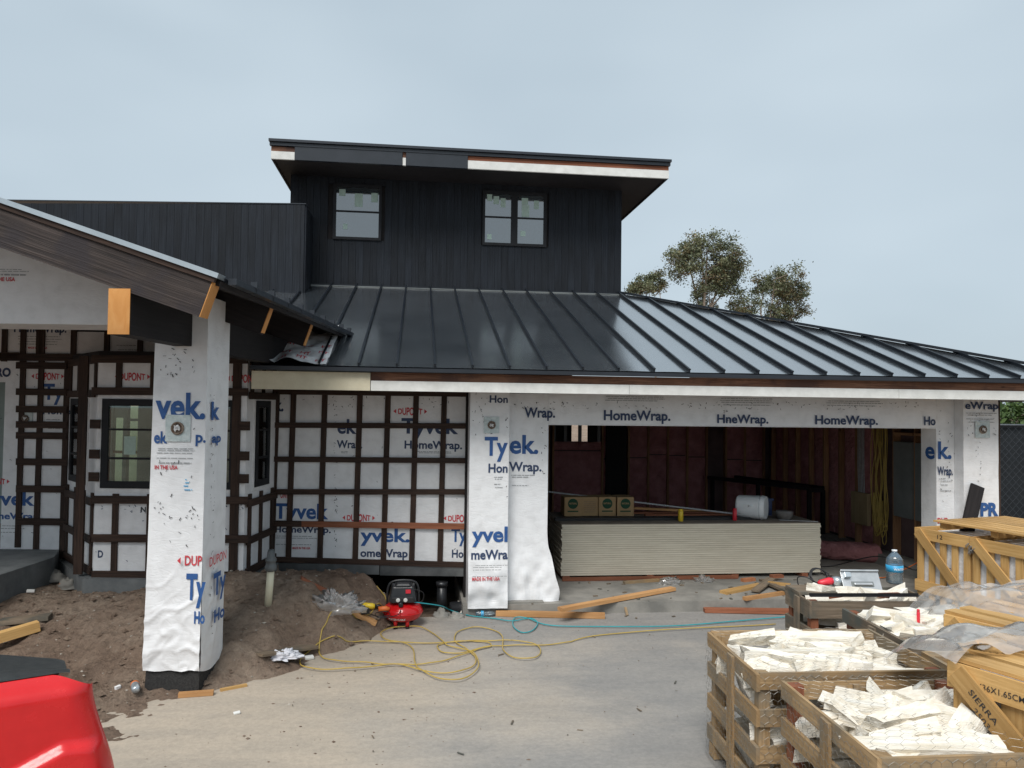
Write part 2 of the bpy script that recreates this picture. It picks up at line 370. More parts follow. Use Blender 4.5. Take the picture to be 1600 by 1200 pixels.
def recenter(o):
    me = o.data; n = len(me.vertices)
    c = sum((v.co for v in me.vertices), Vector())/n; zmin = min(v.co.z for v in me.vertices)
    c.z = zmin; me.transform(Matrix.Translation(-c)); o.location = c; return o
def solo(mb, name, mat, label, cat, group=None, smooth=False, bevel=0, kind=None):
    o = mb.build(name, mat, None, smooth, kind, None, bevel); recenter(o); return tag(o, label, cat, group)
def crom(P, n=8):
    P = [Vector(p) for p in P]; out = []
    for i in range(len(P)-1):
        a, b, c, d = P[max(i-1, 0)], P[i], P[i+1], P[min(i+2, len(P)-1)]
        for k in range(n):
            t = k/n; out.append(.5*((2*b)+(c-a)*t+(2*a-5*b+4*c-d)*t*t+(3*b-a-3*c+d)*t**3))
    out.append(P[-1]); return out

class Plane:      # upright wall plane: origin o, direction u, outward normal n
    def __init__(s, o, u): s.o = Vector(o); s.u = Vector(u).normalized(); s.n = Vector((s.u.y, -s.u.x, 0))
    def P(s, u, z, off=0): return s.o + s.u*u + s.n*off + Vector((0, 0, z-s.o.z))
    def px(s, x, y):
        d = ray(x, y); k = (s.o-CP).dot(s.n)/d.dot(s.n); p = CP+d*k
        return (p-s.o).dot(s.u), p.z
    def box(s, mb, u0, u1, z0, z1, a, b):
        q = lambda u, z, o: s.P(u, z, o)
        mb.hexa([q(u0, z0, b), q(u1, z0, b), q(u1, z0, a), q(u0, z0, a), q(u0, z1, b), q(u1, z1, b), q(u1, z1, a), q(u0, z1, a)]); return mb
PG0 = Plane((0, 8.93, 0), (1, 0, 0)); PG1 = Plane((0, 9.10, 0), (1, 0, 0)); PU = Plane((0, 13.1, 0), (1, 0, 0))
WG = Plane(wing(0, 9.4), WR); WB = Plane(wing(0, 8.5), WR); PP = Plane(wing(0, 6.45), WR)
bP0, bP1, bP2, bP3 = wing(-5.40, 9.4), wing(-4.58, 8.5), wing(-2.93, 8.5), wing(-2.88, 9.4)
WBL = Plane(bP0, bP1-bP0); WBR = Plane(bP2, bP3-bP2)
PPS = Plane(wing(-2.565, 6.45), WF)

# ---------------------------------------------------------------- lettering
FC = {}
def glyphs(s, bold):
    k = (s, bold)
    if k not in FC:
        c = bpy.data.curves.new('txt', 'FONT'); c.body = s; c.size = 1; c.offset = bold*.95; c.resolution_u = 3
        o = bpy.data.objects.new('txt', c); COL.objects.link(o)
        dg = bpy.context.evaluated_depsgraph_get(); e = o.evaluated_get(dg); me = bpy.data.meshes.new_from_object(e)
        V = [v.co.copy() for v in me.vertices]; F = [list(p.vertices) for p in me.polygons]
        bpy.data.objects.remove(o); bpy.data.meshes.remove(me)
        FC[k] = (V, F)
    return FC[k]
def write(s, pl, x0, x1, yb, cap, bold=.03, off=.0035, dupont=False, warp=None, mb=None, uz=None):
    """lettering on plane pl: from x0 to x1 wide, baseline yb, capital height cap (photo pixels on that plane, or metres if uz)"""
    V, F = glyphs(s, bold)
    if uz: u0, u1, zb, h = x0, x1, yb, cap
    else:
        u0, zb = pl.px(x0, yb); u1, zb1 = pl.px(x1, yb); _, zt = pl.px((x0+x1)/2, yb-cap); h = zt-(zb+zb1)/2; zb = (zb+zb1)/2
    xa = min(v.x for v in V); xb = max(v.x for v in V); CH = .70
    mb = mb or MB(); vs = []
    for v in V:
        t = (v.x-xa)/(xb-xa); zz = v.y/CH
        if dupont:      # letters swell in the middle of the oval mark
            zz = (zz-.5)*(.72+.42*sin(pi*t))+.5
        u, z = u0+(u1-u0)*t, zb+h*zz
        o = off + (warp(u, z) if warp else 0)
        vs.append(pl.P(u, z, o))
    mb.add(vs, F)
    if dupont:
        w_ = h*.42
        for sg, uu in ((-1, u0-h*.28), (1, u1+h*.28)):
            pts = [(uu, zb+h*.85), (uu+sg*w_, zb+h*.5), (uu, zb+h*.15)]
            mb.add([pl.P(a, z, off+(warp(a, z) if warp else 0)) for a, z in pts], [(0, 1, 2)])
    return mb
def fineprint(pl, mb, x0, x1, ys, off=.0035, th=1.1):
    for y in ys:
        a = x0 + R.uniform(0, 6); b = x1 - R.uniform(0, 14)
        u0, z0 = pl.px(a, y); u1, z1 = pl.px(b, y); _, zt = pl.px(a, y-th); u = u0
        while u < u1:
            L = R.uniform(.015, .07); e = min(u+L, u1)
            mb.add([pl.P(u, z0, off), pl.P(e, z0, off), pl.P(e, zt, off), pl.P(u, zt, off)], [(0, 1, 2, 3)]); u = e+.008
    return mb
def ticks(pl, mb, x0, x1, y0, y1, n, off=.004, warp=None):     # staples and small tears
    for _ in range(n):
        u, z = pl.px(R.uniform(x0, x1), R.uniform(y0, y1)); a = R.uniform(0, pi); L = R.uniform(.008, .03); t = R.uniform(.0015, .004)
        dx, dz = cos(a)*L/2, sin(a)*L/2; ex, ez = -sin(a)*t, cos(a)*t; o = off+(warp(u, z) if warp else 0)
        mb.add([pl.P(u-dx-ex, z-dz-ez, o), pl.P(u+dx-ex, z+dz-ez, o), pl.P(u+dx+ex, z+dz+ez, o), pl.P(u-dx+ex, z-dz+ez, o)], [(0, 1, 2, 3)])
    return mb

# ================================================================ GROUND
GZ = -.12
def sm(a, b, x): t = max(0, min(1, (x-a)/(b-a))); return t*t*(3-2*t)
def gz(x, y):
    l = x*cos(YAW)-y*sin(YAW); d = x*sin(YAW)+y*cos(YAW)
    edge = -2.15+(d-6.5)*.42+.30*noise.noise(Vector((x*1.3, y*1.3, 7)))+.14*noise.noise(Vector((x*4, y*4, 7)))
    left = 1-sm(edge-.75, edge+.15, l)
    base = .47*sm(6.1, 8.3, d)
    hump = .10*math.exp(-((l+2.45)/.75)**2-((d-8.0)/.65)**2)
    hump += .10*math.exp(-((l+3.6)/.7)**2-((d-7.9)/.6)**2)
    base *= 1-.32*sm(-3.1, -4.2, l)
    if d > 8.6 and l > -2.8: base *= 1-.55*sm(8.8, 9.3, d)
    z = -.19 + (base+hump+.09)*left
    # the dug-out under the left room
    if d > 8.95 and l > -2.75: z = z*(1-sm(8.95, 9.35, d)) + (-.30)*sm(8.95, 9.35, d)
    p = Vector((x, y, 0))
    k = .3+.7*left
    z += k*(.05*noise.noise(p*1.7)+.045*noise.noise(p*4.1)+.034*noise.noise(p*9)+.026*noise.noise(p*21))
    if y > 8.93 and x > .5: z = min(z, -.2)
    return z
g = MB()
X0, X1, Y0, Y1 = -9, 1.2, 4.8, 10.2
nx, ny = 340, 190
g.grid(lambda a, b: (X0+(X1-X0)*a, Y0+(Y1-Y0)*b, gz(X0+(X1-X0)*a, Y0+(Y1-Y0)*b)), nx, ny)
g.build('dirt_bank', 'dirt', smooth=True, kind='structure')
g = MB(); g.grid(lambda a, b: (-600+1200*a, -300+1500*b, -.32), 6, 6); g.build('terrain', 'dirt', kind='structure')
g = MB()
def drv(a, b):
    x = -5+15*a; y = -4+12.93*b
    return (x, y, GZ+.012*noise.noise(Vector((x*.8, y*.8, 3)))-.006)
g.grid(drv, 120, 100); g.build('driveway', 'driveway', smooth=True, kind='structure')
g = MB(); g.box((-60, -60, -.30), (-5.0, 8.9, -.20)); g.box((-5, -60, -.30), (60, -4, -.14)); g.box((10, -4, -.3), (60, 8.93, -.14))
g.build('yard', 'dirt', kind='structure')
g = MB(); g.box((.55, 8.93, -.3), (7.5, 15.2, 0)); g.box((7.5, 8.5, -.3), (9.6, 15.2, -.02)); g.build('garage_floor', 'concrete_grey', kind='structure')
# gravel strewn over dirt and drive
def pebble(mb, c, s):
    c = Vector(c); rr = [R.uniform(.6, 1.1) for _ in range(6)]
    P = [c+Vector((rr[0], 0, .2))*s, c+Vector((0, rr[1], .1))*s, c+Vector((-rr[2], .1, .2))*s, c+Vector((.1, -rr[3], .1))*s, c+Vector((.05, 0, rr[4]*.7))*s, c+Vector((0, 0, -.4))*s]
    mb.add(P, [(0, 1, 4), (1, 2, 4), (2, 3, 4), (3, 0, 4), (1, 0, 5), (2, 1, 5), (3, 2, 5), (0, 3, 5)])
gv, gl = MB(), MB()
for i in range(7000):
    x, y = R.uniform(-7, 1.0), R.uniform(4.2, 9.2); z = max(gz(x, y), GZ-.008)
    if z < GZ+.01 and R.random() < .90: continue
    pebble(gv if R.random() < .8 else gl, (x, y, z), R.choice((.005, .007, .009, .013, .018)) * (1.6 if R.random() < .06 else 1))
for i in range(900):
    x, y = R.uniform(-6.5, .6), R.uniform(4.8, 9.0); z = gz(x, y)
    if z > GZ: pebble(gv, (x, y, z), R.uniform(.02, .05))
for i in range(500):
    x, y = R.uniform(-3, 6), R.uniform(3, 8.9); pebble(gv if R.random() < .7 else gl, (x, y, GZ), R.uniform(.003, .008))
gv.build('dirt_clods', 'dirt', kind='stuff'); gl.build('gravel', 'chip_tan', kind='stuff')
for o, l_ in (('dirt_clods', 'small brown clods of earth strewn over the dirt bank'), ('gravel', 'pale stone chips strewn over dirt and driveway')):
    bpy.data.objects[o]['label'] = l_; bpy.data.objects[o]['category'] = 'gravel'

# ================================================================ HOUSE
H = thing('house', (2.5, 9.4, 0), 'unfinished black house with standing seam roof, open garage and white house wrap', 'house')
def part(mb, name, mat, par=H, **k): return mb.build(name, mat, par, **k)
# ---- upper storey
def siding(pl, u0, u1, z0, z1, holes=(), wd=.118, off=.02, slope=0, ztop=None):
    u = u0
    while u < u1-.01:
        e = min(u+wd*R.uniform(.96, 1.04), u1); segs = [(z0, z1)]
        for (a, b, c, d) in holes:
            if e > a and u < b:
                ns = []
                for (s0, s1) in segs:
                    if c > s0: ns.append((s0, min(c, s1)))
                    if d < s1: ns.append((max(d, s0), s1))
                segs = ns
        po = off+R.uniform(-.001, .0015)
        for (s0, s1) in segs:
            if s1-s0 > .02:
                mb = MB(); zt = (z1+slope*(u-u0)) if (s1 == z1) else s1
                pl.box(mb, u+.0016, e-.0016, s0, zt, -.005, po); part(mb, 'siding_board', 'char_board')
        u = e
ZS = 6.12
w1 = (*PU.px(520, 374), *PU.px(597, 291)); w2_ = (*PU.px(753, 385), *PU.px(854, 303))
W1 = (w1[0], w1[2], w1[1], w1[3]); W2 = (w2_[0], w2_[2], w2_[1]+.02, w2_[3])
siding(PU, -2.15, 3.50, 4.22, ZS, (W1, W2))
mb = MB(); mb.box((-2.15, 13.12, 4.0), (3.5, 13.3, ZS)); mb.box((3.30, 13.3, 3.6), (3.485, 17.5, ZS)); mb.box((-2.15, 17.3, 0), (3.5, 17.5, ZS)); mb.box((-2.15, 13.3, 3.6), (-2.0, 17.3, ZS))
part(mb, 'wall', 'black_wood')
PUR = Plane((3.485, 13.1, 0), (0, 1, 0)); siding(PUR, 0, 4.4, 3.7, ZS)
PUL = Plane((-2.15, 17.5, 0), (0, -1, 0)); siding(PUL, 0, 4.4, 4.2, ZS)
def window(pl, hole, bars_z=(), bars_u=(), glass='pane_dark', fw=.045, depth=.05, stickers=(), frame='frame_black', par=H, inset=0.0):
    u0, u1, z0, z1 = hole
    f = MB(); o0, o1 = inset-.04, inset+depth
    pl.box(f, u0, u1, z0, z0+fw, o0, o1); pl.box(f, u0, u1, z1-fw, z1, o0, o1)
    pl.box(f, u0, u0+fw, z0+fw, z1-fw, o0, o1); pl.box(f, u1-fw, u1, z0+fw, z1-fw, o0, o1)
    wo = part(f, 'window', frame, par)
    if par is not H: return wo
    for b in bars_z:
        m_ = MB(); pl.box(m_, u0+fw, u1-fw, b-.011, b+.011, inset-.01, inset+.028); m_.build('glazing_bar', frame, wo)
    for b, hw in bars_u:
        m_ = MB(); pl.box(m_, b-hw, b+hw, z0+fw, z1-fw, inset-.012, inset+depth-.004); m_.build('mullion', frame, wo)
    ul = [u0+fw]+[x for b, hw in bars_u for x in (b-hw, b+hw)]+[u1-fw]; zl = [z0+fw]+sorted(bars_z)+[z1-fw]
    for i in range(0, len(ul), 2):
        for j in range(len(zl)-1):
            m_ = MB(); pl.box(m_, ul[i], ul[i+1], zl[j]+.005, zl[j+1]-.005, inset-.004+.002*(j % 2), inset+.004+.002*(j % 2)); m_.build('glass_pane', glass, wo)
    for (a, b, c, d) in stickers:
        ua, zb = pl.px(a, d); ub, zt = pl.px(b, c); m_ = MB(); pl.box(m_, ua, ub, zb, zt, inset+.008, inset+.0095); m_.build('sticker', 'sticker', wo)
    return wo
_, zb1 = PU.px(560, 331)
window(PU, W1, (zb1,), stickers=((530, 540, 296, 306), (554, 567, 303, 323), (580, 591, 302, 316), (536, 543, 350, 358)))
um, _ = PU.px(803.5, 340); _, zb2 = PU.px(790, 340)
window(PU, W2, (zb2,), ((um, .055),), stickers=((761, 769, 304, 314), (771, 780, 307, 319), (782, 790, 310, 324), (815, 825, 310, 320), (834, 842, 314, 327), (815, 827, 321, 339), (761, 768, 366, 374), (813, 821, 361, 369)))
# base flashing of the wall
mb = MB(); mb.box((-2.0, 13.0, 4.255), (3.56, 13.072, 4.30)); part(mb, 'wall_flashing', 'seam_metal')
mb = MB(); mb.box((-2.0, 12.985, 4.265), (3.56, 12.998, 4.277)); part(mb, 'flashing_edge', 'panel_grey')
# upper roof
UX0, UX1, UY0, UY1 = -2.33, 4.06, 12.22, 18.0
mb = MB(); mb.box((UX0+.03, UY0+.05, ZS), (UX1-.03, UY1, ZS+.03)); part(mb, 'soffit', 'black_wood')
x = UX0+.04
mb = MB(); mb.box((UX0+.02, UY0+.05, ZS+.03), (UX1-.02, UY1, 6.36)); part(mb, 'roof_deck', 'brown_fascia')
def fz(pxx, z=6.2, Y=12.2): return onY(pxx, 250, Y).x
def fboard(a, b, z0, z1, y0, y1, m_, nm='fascia_board'): mb = MB(); mb.box((a, y0, z0), (b, y1, z1)); return part(mb, nm, m_)
q = lambda p: onY(p, 255, 12.2).x
fboard(UX0, q(460), 6.105, 6.225, 12.2, 12.24, 'white_paint'); fboard(q(629), q(634), 6.105, 6.225, 12.2, 12.24, 'white_paint')
fboard(q(731), UX1, 6.105, 6.235, 12.2, 12.24, 'white_paint')
fboard(UX0, q(460), 6.23, 6.30, 12.21, 12.24, 'brown_fascia'); fboard(q(629), q(634), 6.23, 6.31, 12.21, 12.24, 'brown_fascia'); fboard(q(731), UX1, 6.24, 6.305, 12.21, 12.24, 'red_wood')
fboard(q(460)+.004, q(629)-.004, 6.10, 6.33, 12.185, 12.24, 'dark_metal', 'metal_fascia'); fboard(q(634)+.004, q(731)-.004, 6.10, 6.33, 12.185, 12.24, 'dark_metal', 'metal_fascia')
fboard(UX0-.02, UX1+.02, 6.31, 6.36, 12.175, 12.24, 'dark_metal', 'drip_edge')
for xx in (UX0, UX1-.03): mb = MB(); mb.box((xx, 12.245, 6.105), (xx+.03, UY1, 6.30)); part(mb, 'fascia_board', 'black_wood')
mb = MB(); mb.hexa([(UX0-.03, 12.14, 6.365), (UX1+.03, 12.14, 6.365), (UX1+.03, UY1, 6.50), (UX0-.03, UY1, 6.50), (UX0-.03, 12.14, 6.405), (UX1+.03, 12.14, 6.405), (UX1+.03, UY1, 6.54), (UX0-.03, UY1, 6.54)]); part(mb, 'roof_sheet', 'dark_metal')
for i in range(16):
    xx = UX0+.15+i*.41
    mb = MB(); mb.beam((xx, 13.4, 6.438), (xx, UY1, 6.545), .025, .03); part(mb, 'roof_seam', 'dark_metal')
# ---- left parapet block
WP = Plane(wing(0, 12.0), WR)
siding(WP, -9.0, -3.29, 3.2, 5.38, wd=.118, slope=.012)
Pc = wing(-3.29, 12.0); PR_ = Plane(Pc, (0, 1, 0)); siding(PR_, 0, 1.05, 3.6, 5.43)
mb = MB(); WP.box(mb, -9.0, -3.31, 3.0, 5.37, -.15, -.01); mb.box((Pc.x-.14, Pc.y, 3.2), (Pc.x-.01, 13.2, 5.41)); part(mb, 'wall', 'black_wood')
mb = MB(); WP.box(mb, -9.02, -3.27, 5.435, 5.45, -.16, .03); part(mb, 'parapet_cap', 'dark_metal')
# ---- main roof
EY, EZ, TY, TZ, EX = 8.35, 2.71, 13.1, 4.30, 8.30
SL = (TZ-EZ)/(TY-EY)
def rz(y): return EZ+SL*(y-EY)
seamx = [-1.05+.409*k for k in range(-9, 23)]
def topy(x): return TY if x <= 3.55 else TY-(x-3.55)*(TY-EY)/(EX-3.55)
def boty(x): return EY if x >= -1.06 else 10.15
nrm = Vector((0, -SL, 1)).normalized()
for k in range(len(seamx)-1):
    a, b = seamx[k], seamx[k+1]
    if a > EX: break
    b = min(b, EX)
    ya = boty(a+.01); ta, tb = topy(a), topy(b)
    P = [Vector((a+.002, ya, rz(ya))), Vector((b-.002, ya, rz(ya))), Vector((b-.002, tb, rz(tb))), Vector((a+.002, ta, rz(ta)))]
    # oil-canning: real sheet metal is never quite flat
    mb = MB(); ph = R.uniform(0, 6); am = R.uniform(.0012, .003)
    def fn(u, v, P=P, ph=ph, am=am):
        p = P[0].lerp(P[1], u).lerp(P[3].lerp(P[2], u), v)
        return p + nrm*(.0+am*sin(pi*u)*(sin(v*7+ph)+.6*sin(v*17+ph*2)))
    mb.grid(fn, 6, 24); e = MB()
    part(mb, 'roof_panel', 'roof_metal', smooth=True)
for x in seamx:
    if x > EX-.1: continue
    y0, y1 = boty(x+.01), topy(x)
    if y1-y0 < .15: continue
    mb = MB(); a = Vector((x, y0+.01, rz(y0)))+nrm*.02; b = Vector((x, y1-.01, rz(y1)))+nrm*.02
    mb.beam(a, b, .014, .042); mb.beam(a+nrm*.014, b+nrm*.014, .024, .012); part(mb, 'roof_seam', 'seam_metal')
mb = MB()     # deck body below the sheets, right slope and rear
mb.add([(-1.78, EY+.05, EZ-.03), (EX, EY+.05, EZ-.03), (3.55, TY+.05, TZ-.03), (-1.78, TY+.05, TZ-.03)], [(0, 1, 2, 3)])
mb.add([(-4.6, 10.4, rz(10.4)-.05), (-1.78, 10.4, rz(10.4)-.05), (-1.78, TY+.05, TZ-.03), (-4.6, TY+.05, TZ-.03)], [(0, 1, 2, 3)])
mb.add([(EX, EY+.05, EZ-.08), (EX, 19, EZ-.08), (3.58, 19, TZ-.08), (3.58, TY, TZ-.08)], [(0, 1, 2, 3)])
part(mb, 'roof_deck', 'dark_metal')
mb = MB(); mb.beam((3.5, TY+.05, TZ+.035), (EX, EY, EZ+.03), .24, .03); part(mb, 'hip_cap', 'seam_metal')
mb = MB(); mb.box((-1.75, EY-.03, 2.655), (EX, EY+.03, 2.698)); part(mb, 'drip_edge', 'dark_metal')
mb = MB(); mb.box((-.508, 8.42, 2.556), (EX-.02, 8.455, 2.652)); part(mb, 'fascia_board', 'brown_fascia')
for a, b in ((-.508, 2.35), (2.354, 5.6), (5.604, 8.28)):
    mb = MB(); mb.box((a, 8.395, 2.452), (b, 8.42, 2.560)); part(mb, 'fascia_board', 'white_paint')
mb = MB(); mb.box((-1.75, 8.385, 2.452), (-.514, 8.42, 2.645)); part(mb, 'fascia_board', 'cream_board', label='cream board at the left end of the eave')
mb = MB(); mb.box((-1.75, 8.46, 2.47), (EX-.03, 9.6, 2.49)); part(mb, 'soffit', 'black_wood')
mb = MB(); mb.box((EX-.05, 8.42, 2.452), (EX-.015, 16, 2.65)); part(mb, 'fascia_board', 'white_paint')
# torn underlayment on the bare corner of the roof
mb = MB()
def und(a, b):
    x = -1.80+.82*a; y = 8.36+1.7*b; p = Vector((x, y, 0))
    return Vector((x, y, rz(y)+.012+.05*abs(noise.noise(p*2.6))+.03*noise.noise(p*7)+(.06*(1-b)*(1-a)*abs(sin(9*a)))))
mb.grid(und, 26, 50); ul = part(mb, 'underlayment', 'foam_white', smooth=True)
mb = MB()
for i in range(4):
    for j in range(3):
        V, F = glyphs('TIGER', .02) if False else glyphs('HT', .02)
        cx, cy_ = .12+.24*i, .05+.16*j
        mb.add([und(min(.99, cx+v.x*.10), min(.99, cy_+v.y*.06))+Vector((0, 0, .006)) for v in V], F)
mb.build('printed_mark', 'ink_red', ul)

# ---- garage front
def wrapbox(pl, u0, u1, z0, z1, a, b, warp=None, nm='house_wrap', nu=18, nz=60, sides=True):
    mb = MB(); wf = warp or (lambda u, z: 0)
    mb.grid(lambda s, t: pl.P(u0+(u1-u0)*s, z0+(z1-z0)*t, b+wf(u0+(u1-u0)*s, z0+(z1-z0)*t)), nu, nz)
    if sides:
        mb.grid(lambda s, t: pl.P(u1, z0+(z1-z0)*t, b+wf(u1, z0+(z1-z0)*t)+(a-b)*s), 3, nz)
        mb.grid(lambda s, t: pl.P(u0, z0+(z1-z0)*t, a+(b+wf(u0, z0+(z1-z0)*t)-a)*s), 3, nz)
        mb.grid(lambda s, t: pl.P(u0+(u1-u0)*s, z1, b+(a-b)*t), 2, 1)
    return part(mb, nm, 'house_wrap', smooth=False)
def gwarp(u, z):    # the loose skirt of wrap at the foot of the left garage pier
    k = sm(.75, .15, z)
    p = Vector((u*3.0, 0, z*2.2))
    return k*(.045+.05*noise.noise(p+Vector((0, 3, 0)))+.03*noise.noise(p*3)) + .004*noise.noise(p*4)*sm(1.3, .8, z)
gp = wrapbox(PG0, .605, 1.064, -.03, 2.468, -.35, 0, gwarp, nu=24, nz=110)
jm = MB()
def jw(s, t):
    z = 2.468*t-.01; fl = .14*sm(.8, .05, z)+.02*noise.noise(Vector((z*5, 1, 0)))*sm(1, .5, z)
    u = 1.064+(1.558+fl-1.064)*s
    return PG1.P(u, z, gwarp(u, z)+.04*fl*s)
jm.grid(jw, 20, 110)
jm.grid(lambda s, t: Vector(jw(1, t))+Vector((-.1*s if t < .3 else 0, .27*s, 0)), 3, 110)
gw = part(jm, 'house_wrap', 'house_wrap')
hd = wrapbox(PG1, 1.56, 6.582, 2.10, 2.468, -.27, 0, lambda u, z: .006*noise.noise(Vector((u*3, z*6, 0))), nu=90, nz=8)
mb = MB(); mb.box((1.558, 9.1, 2.085), (6.585, 9.39, 2.099)); part(mb, 'header_soffit', 'foam_white')
jr = wrapbox(PG1, 6.583, 6.83, 0, 2.468, -.30, 0, lambda u, z: .006*noise.noise(Vector((u*3, z*3, 0))), nu=6, nz=60)
pr = wrapbox(PG0, 6.832, 7.31, -.02, 2.468, -.5, 0, lambda u, z: .008*noise.noise(Vector((u*3, z*3, 5))), nu=12, nz=60)
mb = MB(); mb.box((7.315, 8.94, 0), (7.345, 9.6, 2.46)); part(mb, 'corner_board', 'dark_batten')
mb = MB(); mb.box((.62, 8.95, -.2), (1.50, 9.3, .02)); part(mb, 'footing', 'concrete_grey')
def ink(col, par, *args):
    for a in args:
        s, pl, x0, x1, yb, cap = a[:6]; k = a[6] if len(a) > 6 else {}
        write(s, pl, x0, x1, yb, cap, **k).build('lettering', col, par)
DP = dict(dupont=True)
gk = dict(warp=gwarp, off=.006)
ink('ink_blue', gp, ('Ty', PG0, 757, 793, 711, 28, dict(bold=.03, **gk)), ('yvel', PG0, 737, 793, 846, 23, dict(bold=.03, **gk)))
ink('ink_navy', gp, ('Hon', PG0, 765, 793.5, 629, 11), ('Hon', PG0, 763, 793, 738, 13.5, gk), ('meWra', PG0, 736, 793, 873, 14, gk))
ink('ink_red', gp, ('MADE IN THE USA', PG0, 737, 780, 905, 5, dict(off=.012, warp=gwarp)))
ink('ink_blue', gw, ('ek.', PG1, 796, 841, 708, 28, dict(bold=.03)))
ink('ink_navy', gw, ('Wrap.', PG1, 795, 846, 736, 14))
ink('ink_navy', hd, ('Wrap.', PG1, 819, 867, 652, 15, dict(off=.012)), ('HomeWrap.', PG1, 943, 1047, 656.5, 15, dict(off=.012)), ('HneWrap.', PG1, 1120, 1200, 661, 13, dict(off=.012)), ('HomeWrap.', PG1, 1273, 1371, 663, 13.5, dict(off=.012)), ('Ho', PG1, 1443, 1461, 664, 13, dict(off=.012)))
ink('ink_blue', jr, ('k.', PG1, 1465, 1486, 716, 26, dict(bold=.03, off=.010)))
PRV = Plane((6.583, 9.1, 0), (0, -1, 0))
ink('ink_blue', jr, ('e', PRV, 1446, 1461, 716, 26, dict(bold=.03)))
ink('ink_navy', jr, ('Wrap.', PG1, 1464, 1488, 742, 13, dict(off=.010)))
ink('ink_red', jr, ('DUP', PG1, 1464, 1480, 817, 8, dict(off=.010)))
ink('ink_navy', pr, ('eWrap', PG0, 1507, 1559, 639, 11, dict(off=.012, bold=.03))); ink('ink_blue', pr, ('PR', PG0, 1531, 1559, 805, 19, dict(off=.012, bold=.05)))
fp = MB()
fineprint(PG0, fp, 768, 793, (746, 749, 757, 762), off=.006); fineprint(PG1, fp, 795, 836, (743, 746, 759), off=.006); fineprint(PG0, fp, 736, 792, (881, 884, 888, 898), off=.12)
fineprint(PG1, fp, 1124, 1215, (623, 626, 629, 633), off=.012); fineprint(PG1, fp, 945, 1040, (620, 623, 626), off=.012); fineprint(PG1, fp, 1290, 1380, (627, 630, 634), off=.012)
fineprint(PG0, fp, 1508, 1558, (646, 649, 655, 660), off=.012); fineprint(PG1, fp, 1466, 1486, (748, 752, 758, 767), off=.012)
part(fp, 'fine_print', 'ink_grey', kind='stuff')
tk = MB()
ticks(PG0, tk, 738, 770, 615, 680, 26); ticks(PG1, tk, 796, 1440, 628, 640, 110, off=.012); ticks(PG1, tk, 845, 853, 660, 740, 9); ticks(PG0, tk, 1508, 1556, 630, 680, 26, off=.012)
ticks(PG0, tk, 1522, 1532, 690, 790, 16, off=.012); ticks(PG1, tk, 1466, 1490, 640, 800, 24, off=.012); ticks(PG1, tk, 1130, 1136, 640, 662, 10, off=.012); ticks(PG0, tk, 790, 793, 640, 800, 8)
part(tk, 'staples', 'ink_black', kind='stuff')
def jbox(pl, x, y, sz=11, off=.01, warp=None):
    u, z = pl.px(x, y); u2, _ = pl.px(x+sz, y); h = (u2-u)
    mb = MB(); pl.box(mb, u-h*1.5, u+h*1.5, z-h*1.6, z+h*1.6, off-.004, off); p_ = part(mb, 'flashing_patch', 'patch_blue')
    b = MB(); c = pl.P(u, z, off); b.lathe([(h*.75, 0), (h*.8, .012), (h*.62, .02), (h*.58, .004), (.001, .003)], c, 18, pl.n); b.build('junction_box', 'rust_brown', p_, smooth=True)
    t = MB()
    for k in range(3): t.tube(crom([c+pl.n*.01+pl.u*R.uniform(-h*.4, h*.4)+Vector((0, 0, R.uniform(-h*.4, h*.4))) + pl.n*R.uniform(0, .02) for _ in range(5)], 5), .004, 5)
    t.build('wire', 'foam_white', p_)
jbox(PG0, 768, 664, 8); jbox(PG0, 1534, 671, 7.5, off=.016)
# ---- garage interior
GB = 15.0
def gpart(a, b, nm, m_): mb = MB(); mb.box(a, b); return part(mb, nm, m_)
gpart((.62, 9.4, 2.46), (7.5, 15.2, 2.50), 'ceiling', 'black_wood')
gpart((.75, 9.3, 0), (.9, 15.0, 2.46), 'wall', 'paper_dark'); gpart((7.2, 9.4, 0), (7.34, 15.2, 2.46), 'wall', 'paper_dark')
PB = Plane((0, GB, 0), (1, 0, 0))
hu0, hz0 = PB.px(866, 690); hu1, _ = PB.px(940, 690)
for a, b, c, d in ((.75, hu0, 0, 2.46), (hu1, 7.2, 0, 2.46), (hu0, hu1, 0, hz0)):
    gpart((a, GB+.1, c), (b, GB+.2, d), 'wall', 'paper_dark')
wf = MB()
for a in (hu0, PB.px(884, 670)[0], PB.px(907, 670)[0], hu1-.05): wf.box((a-.03 if a > hu0 else a, GB+.02, hz0), (a+.03, GB+.09, 2.46))
ow = part(wf, 'window', 'dark_metal'); mb = MB(); mb.box((hu0, GB+.05, hz0), (PB.px(884, 670)[0], GB+.06, 2.46)); mb.box((PB.px(919, 670)[0], GB+.05, hz0), (hu1, GB+.06, 2.46)); mb.build('board', 'black_wood', ow)
studs = [hu0-.02, hu1+.02]; x = .95
while x < 7.15:
    if not (hu0-.1 < x < hu1+.1): studs.append(x)
    x += .406
studs = sorted(studs)
for x in studs: gpart((x-.019, GB-.02, .08), (x+.019, GB+.09, 2.44), 'stud', 'stud_wood')
def batt(p0, u, n, wd, z0, z1):
    mb = MB(); ph = R.uniform(0, 50)
    def fn(a, b):
        d_ = .05*min(1, 4*min(a, 1-a))*min(1, 10*min(b, 1-b))+.015*noise.noise(Vector((a*3+ph, b*6, 0)))
        return Vector(p0)+Vector(u)*(wd*a)+Vector((0, 0, z0+(z1-z0)*b))+Vector(n)*d_
    mb.grid(fn, 8, 20); return part(mb, 'insulation_batt', 'pink_batt', smooth=True)
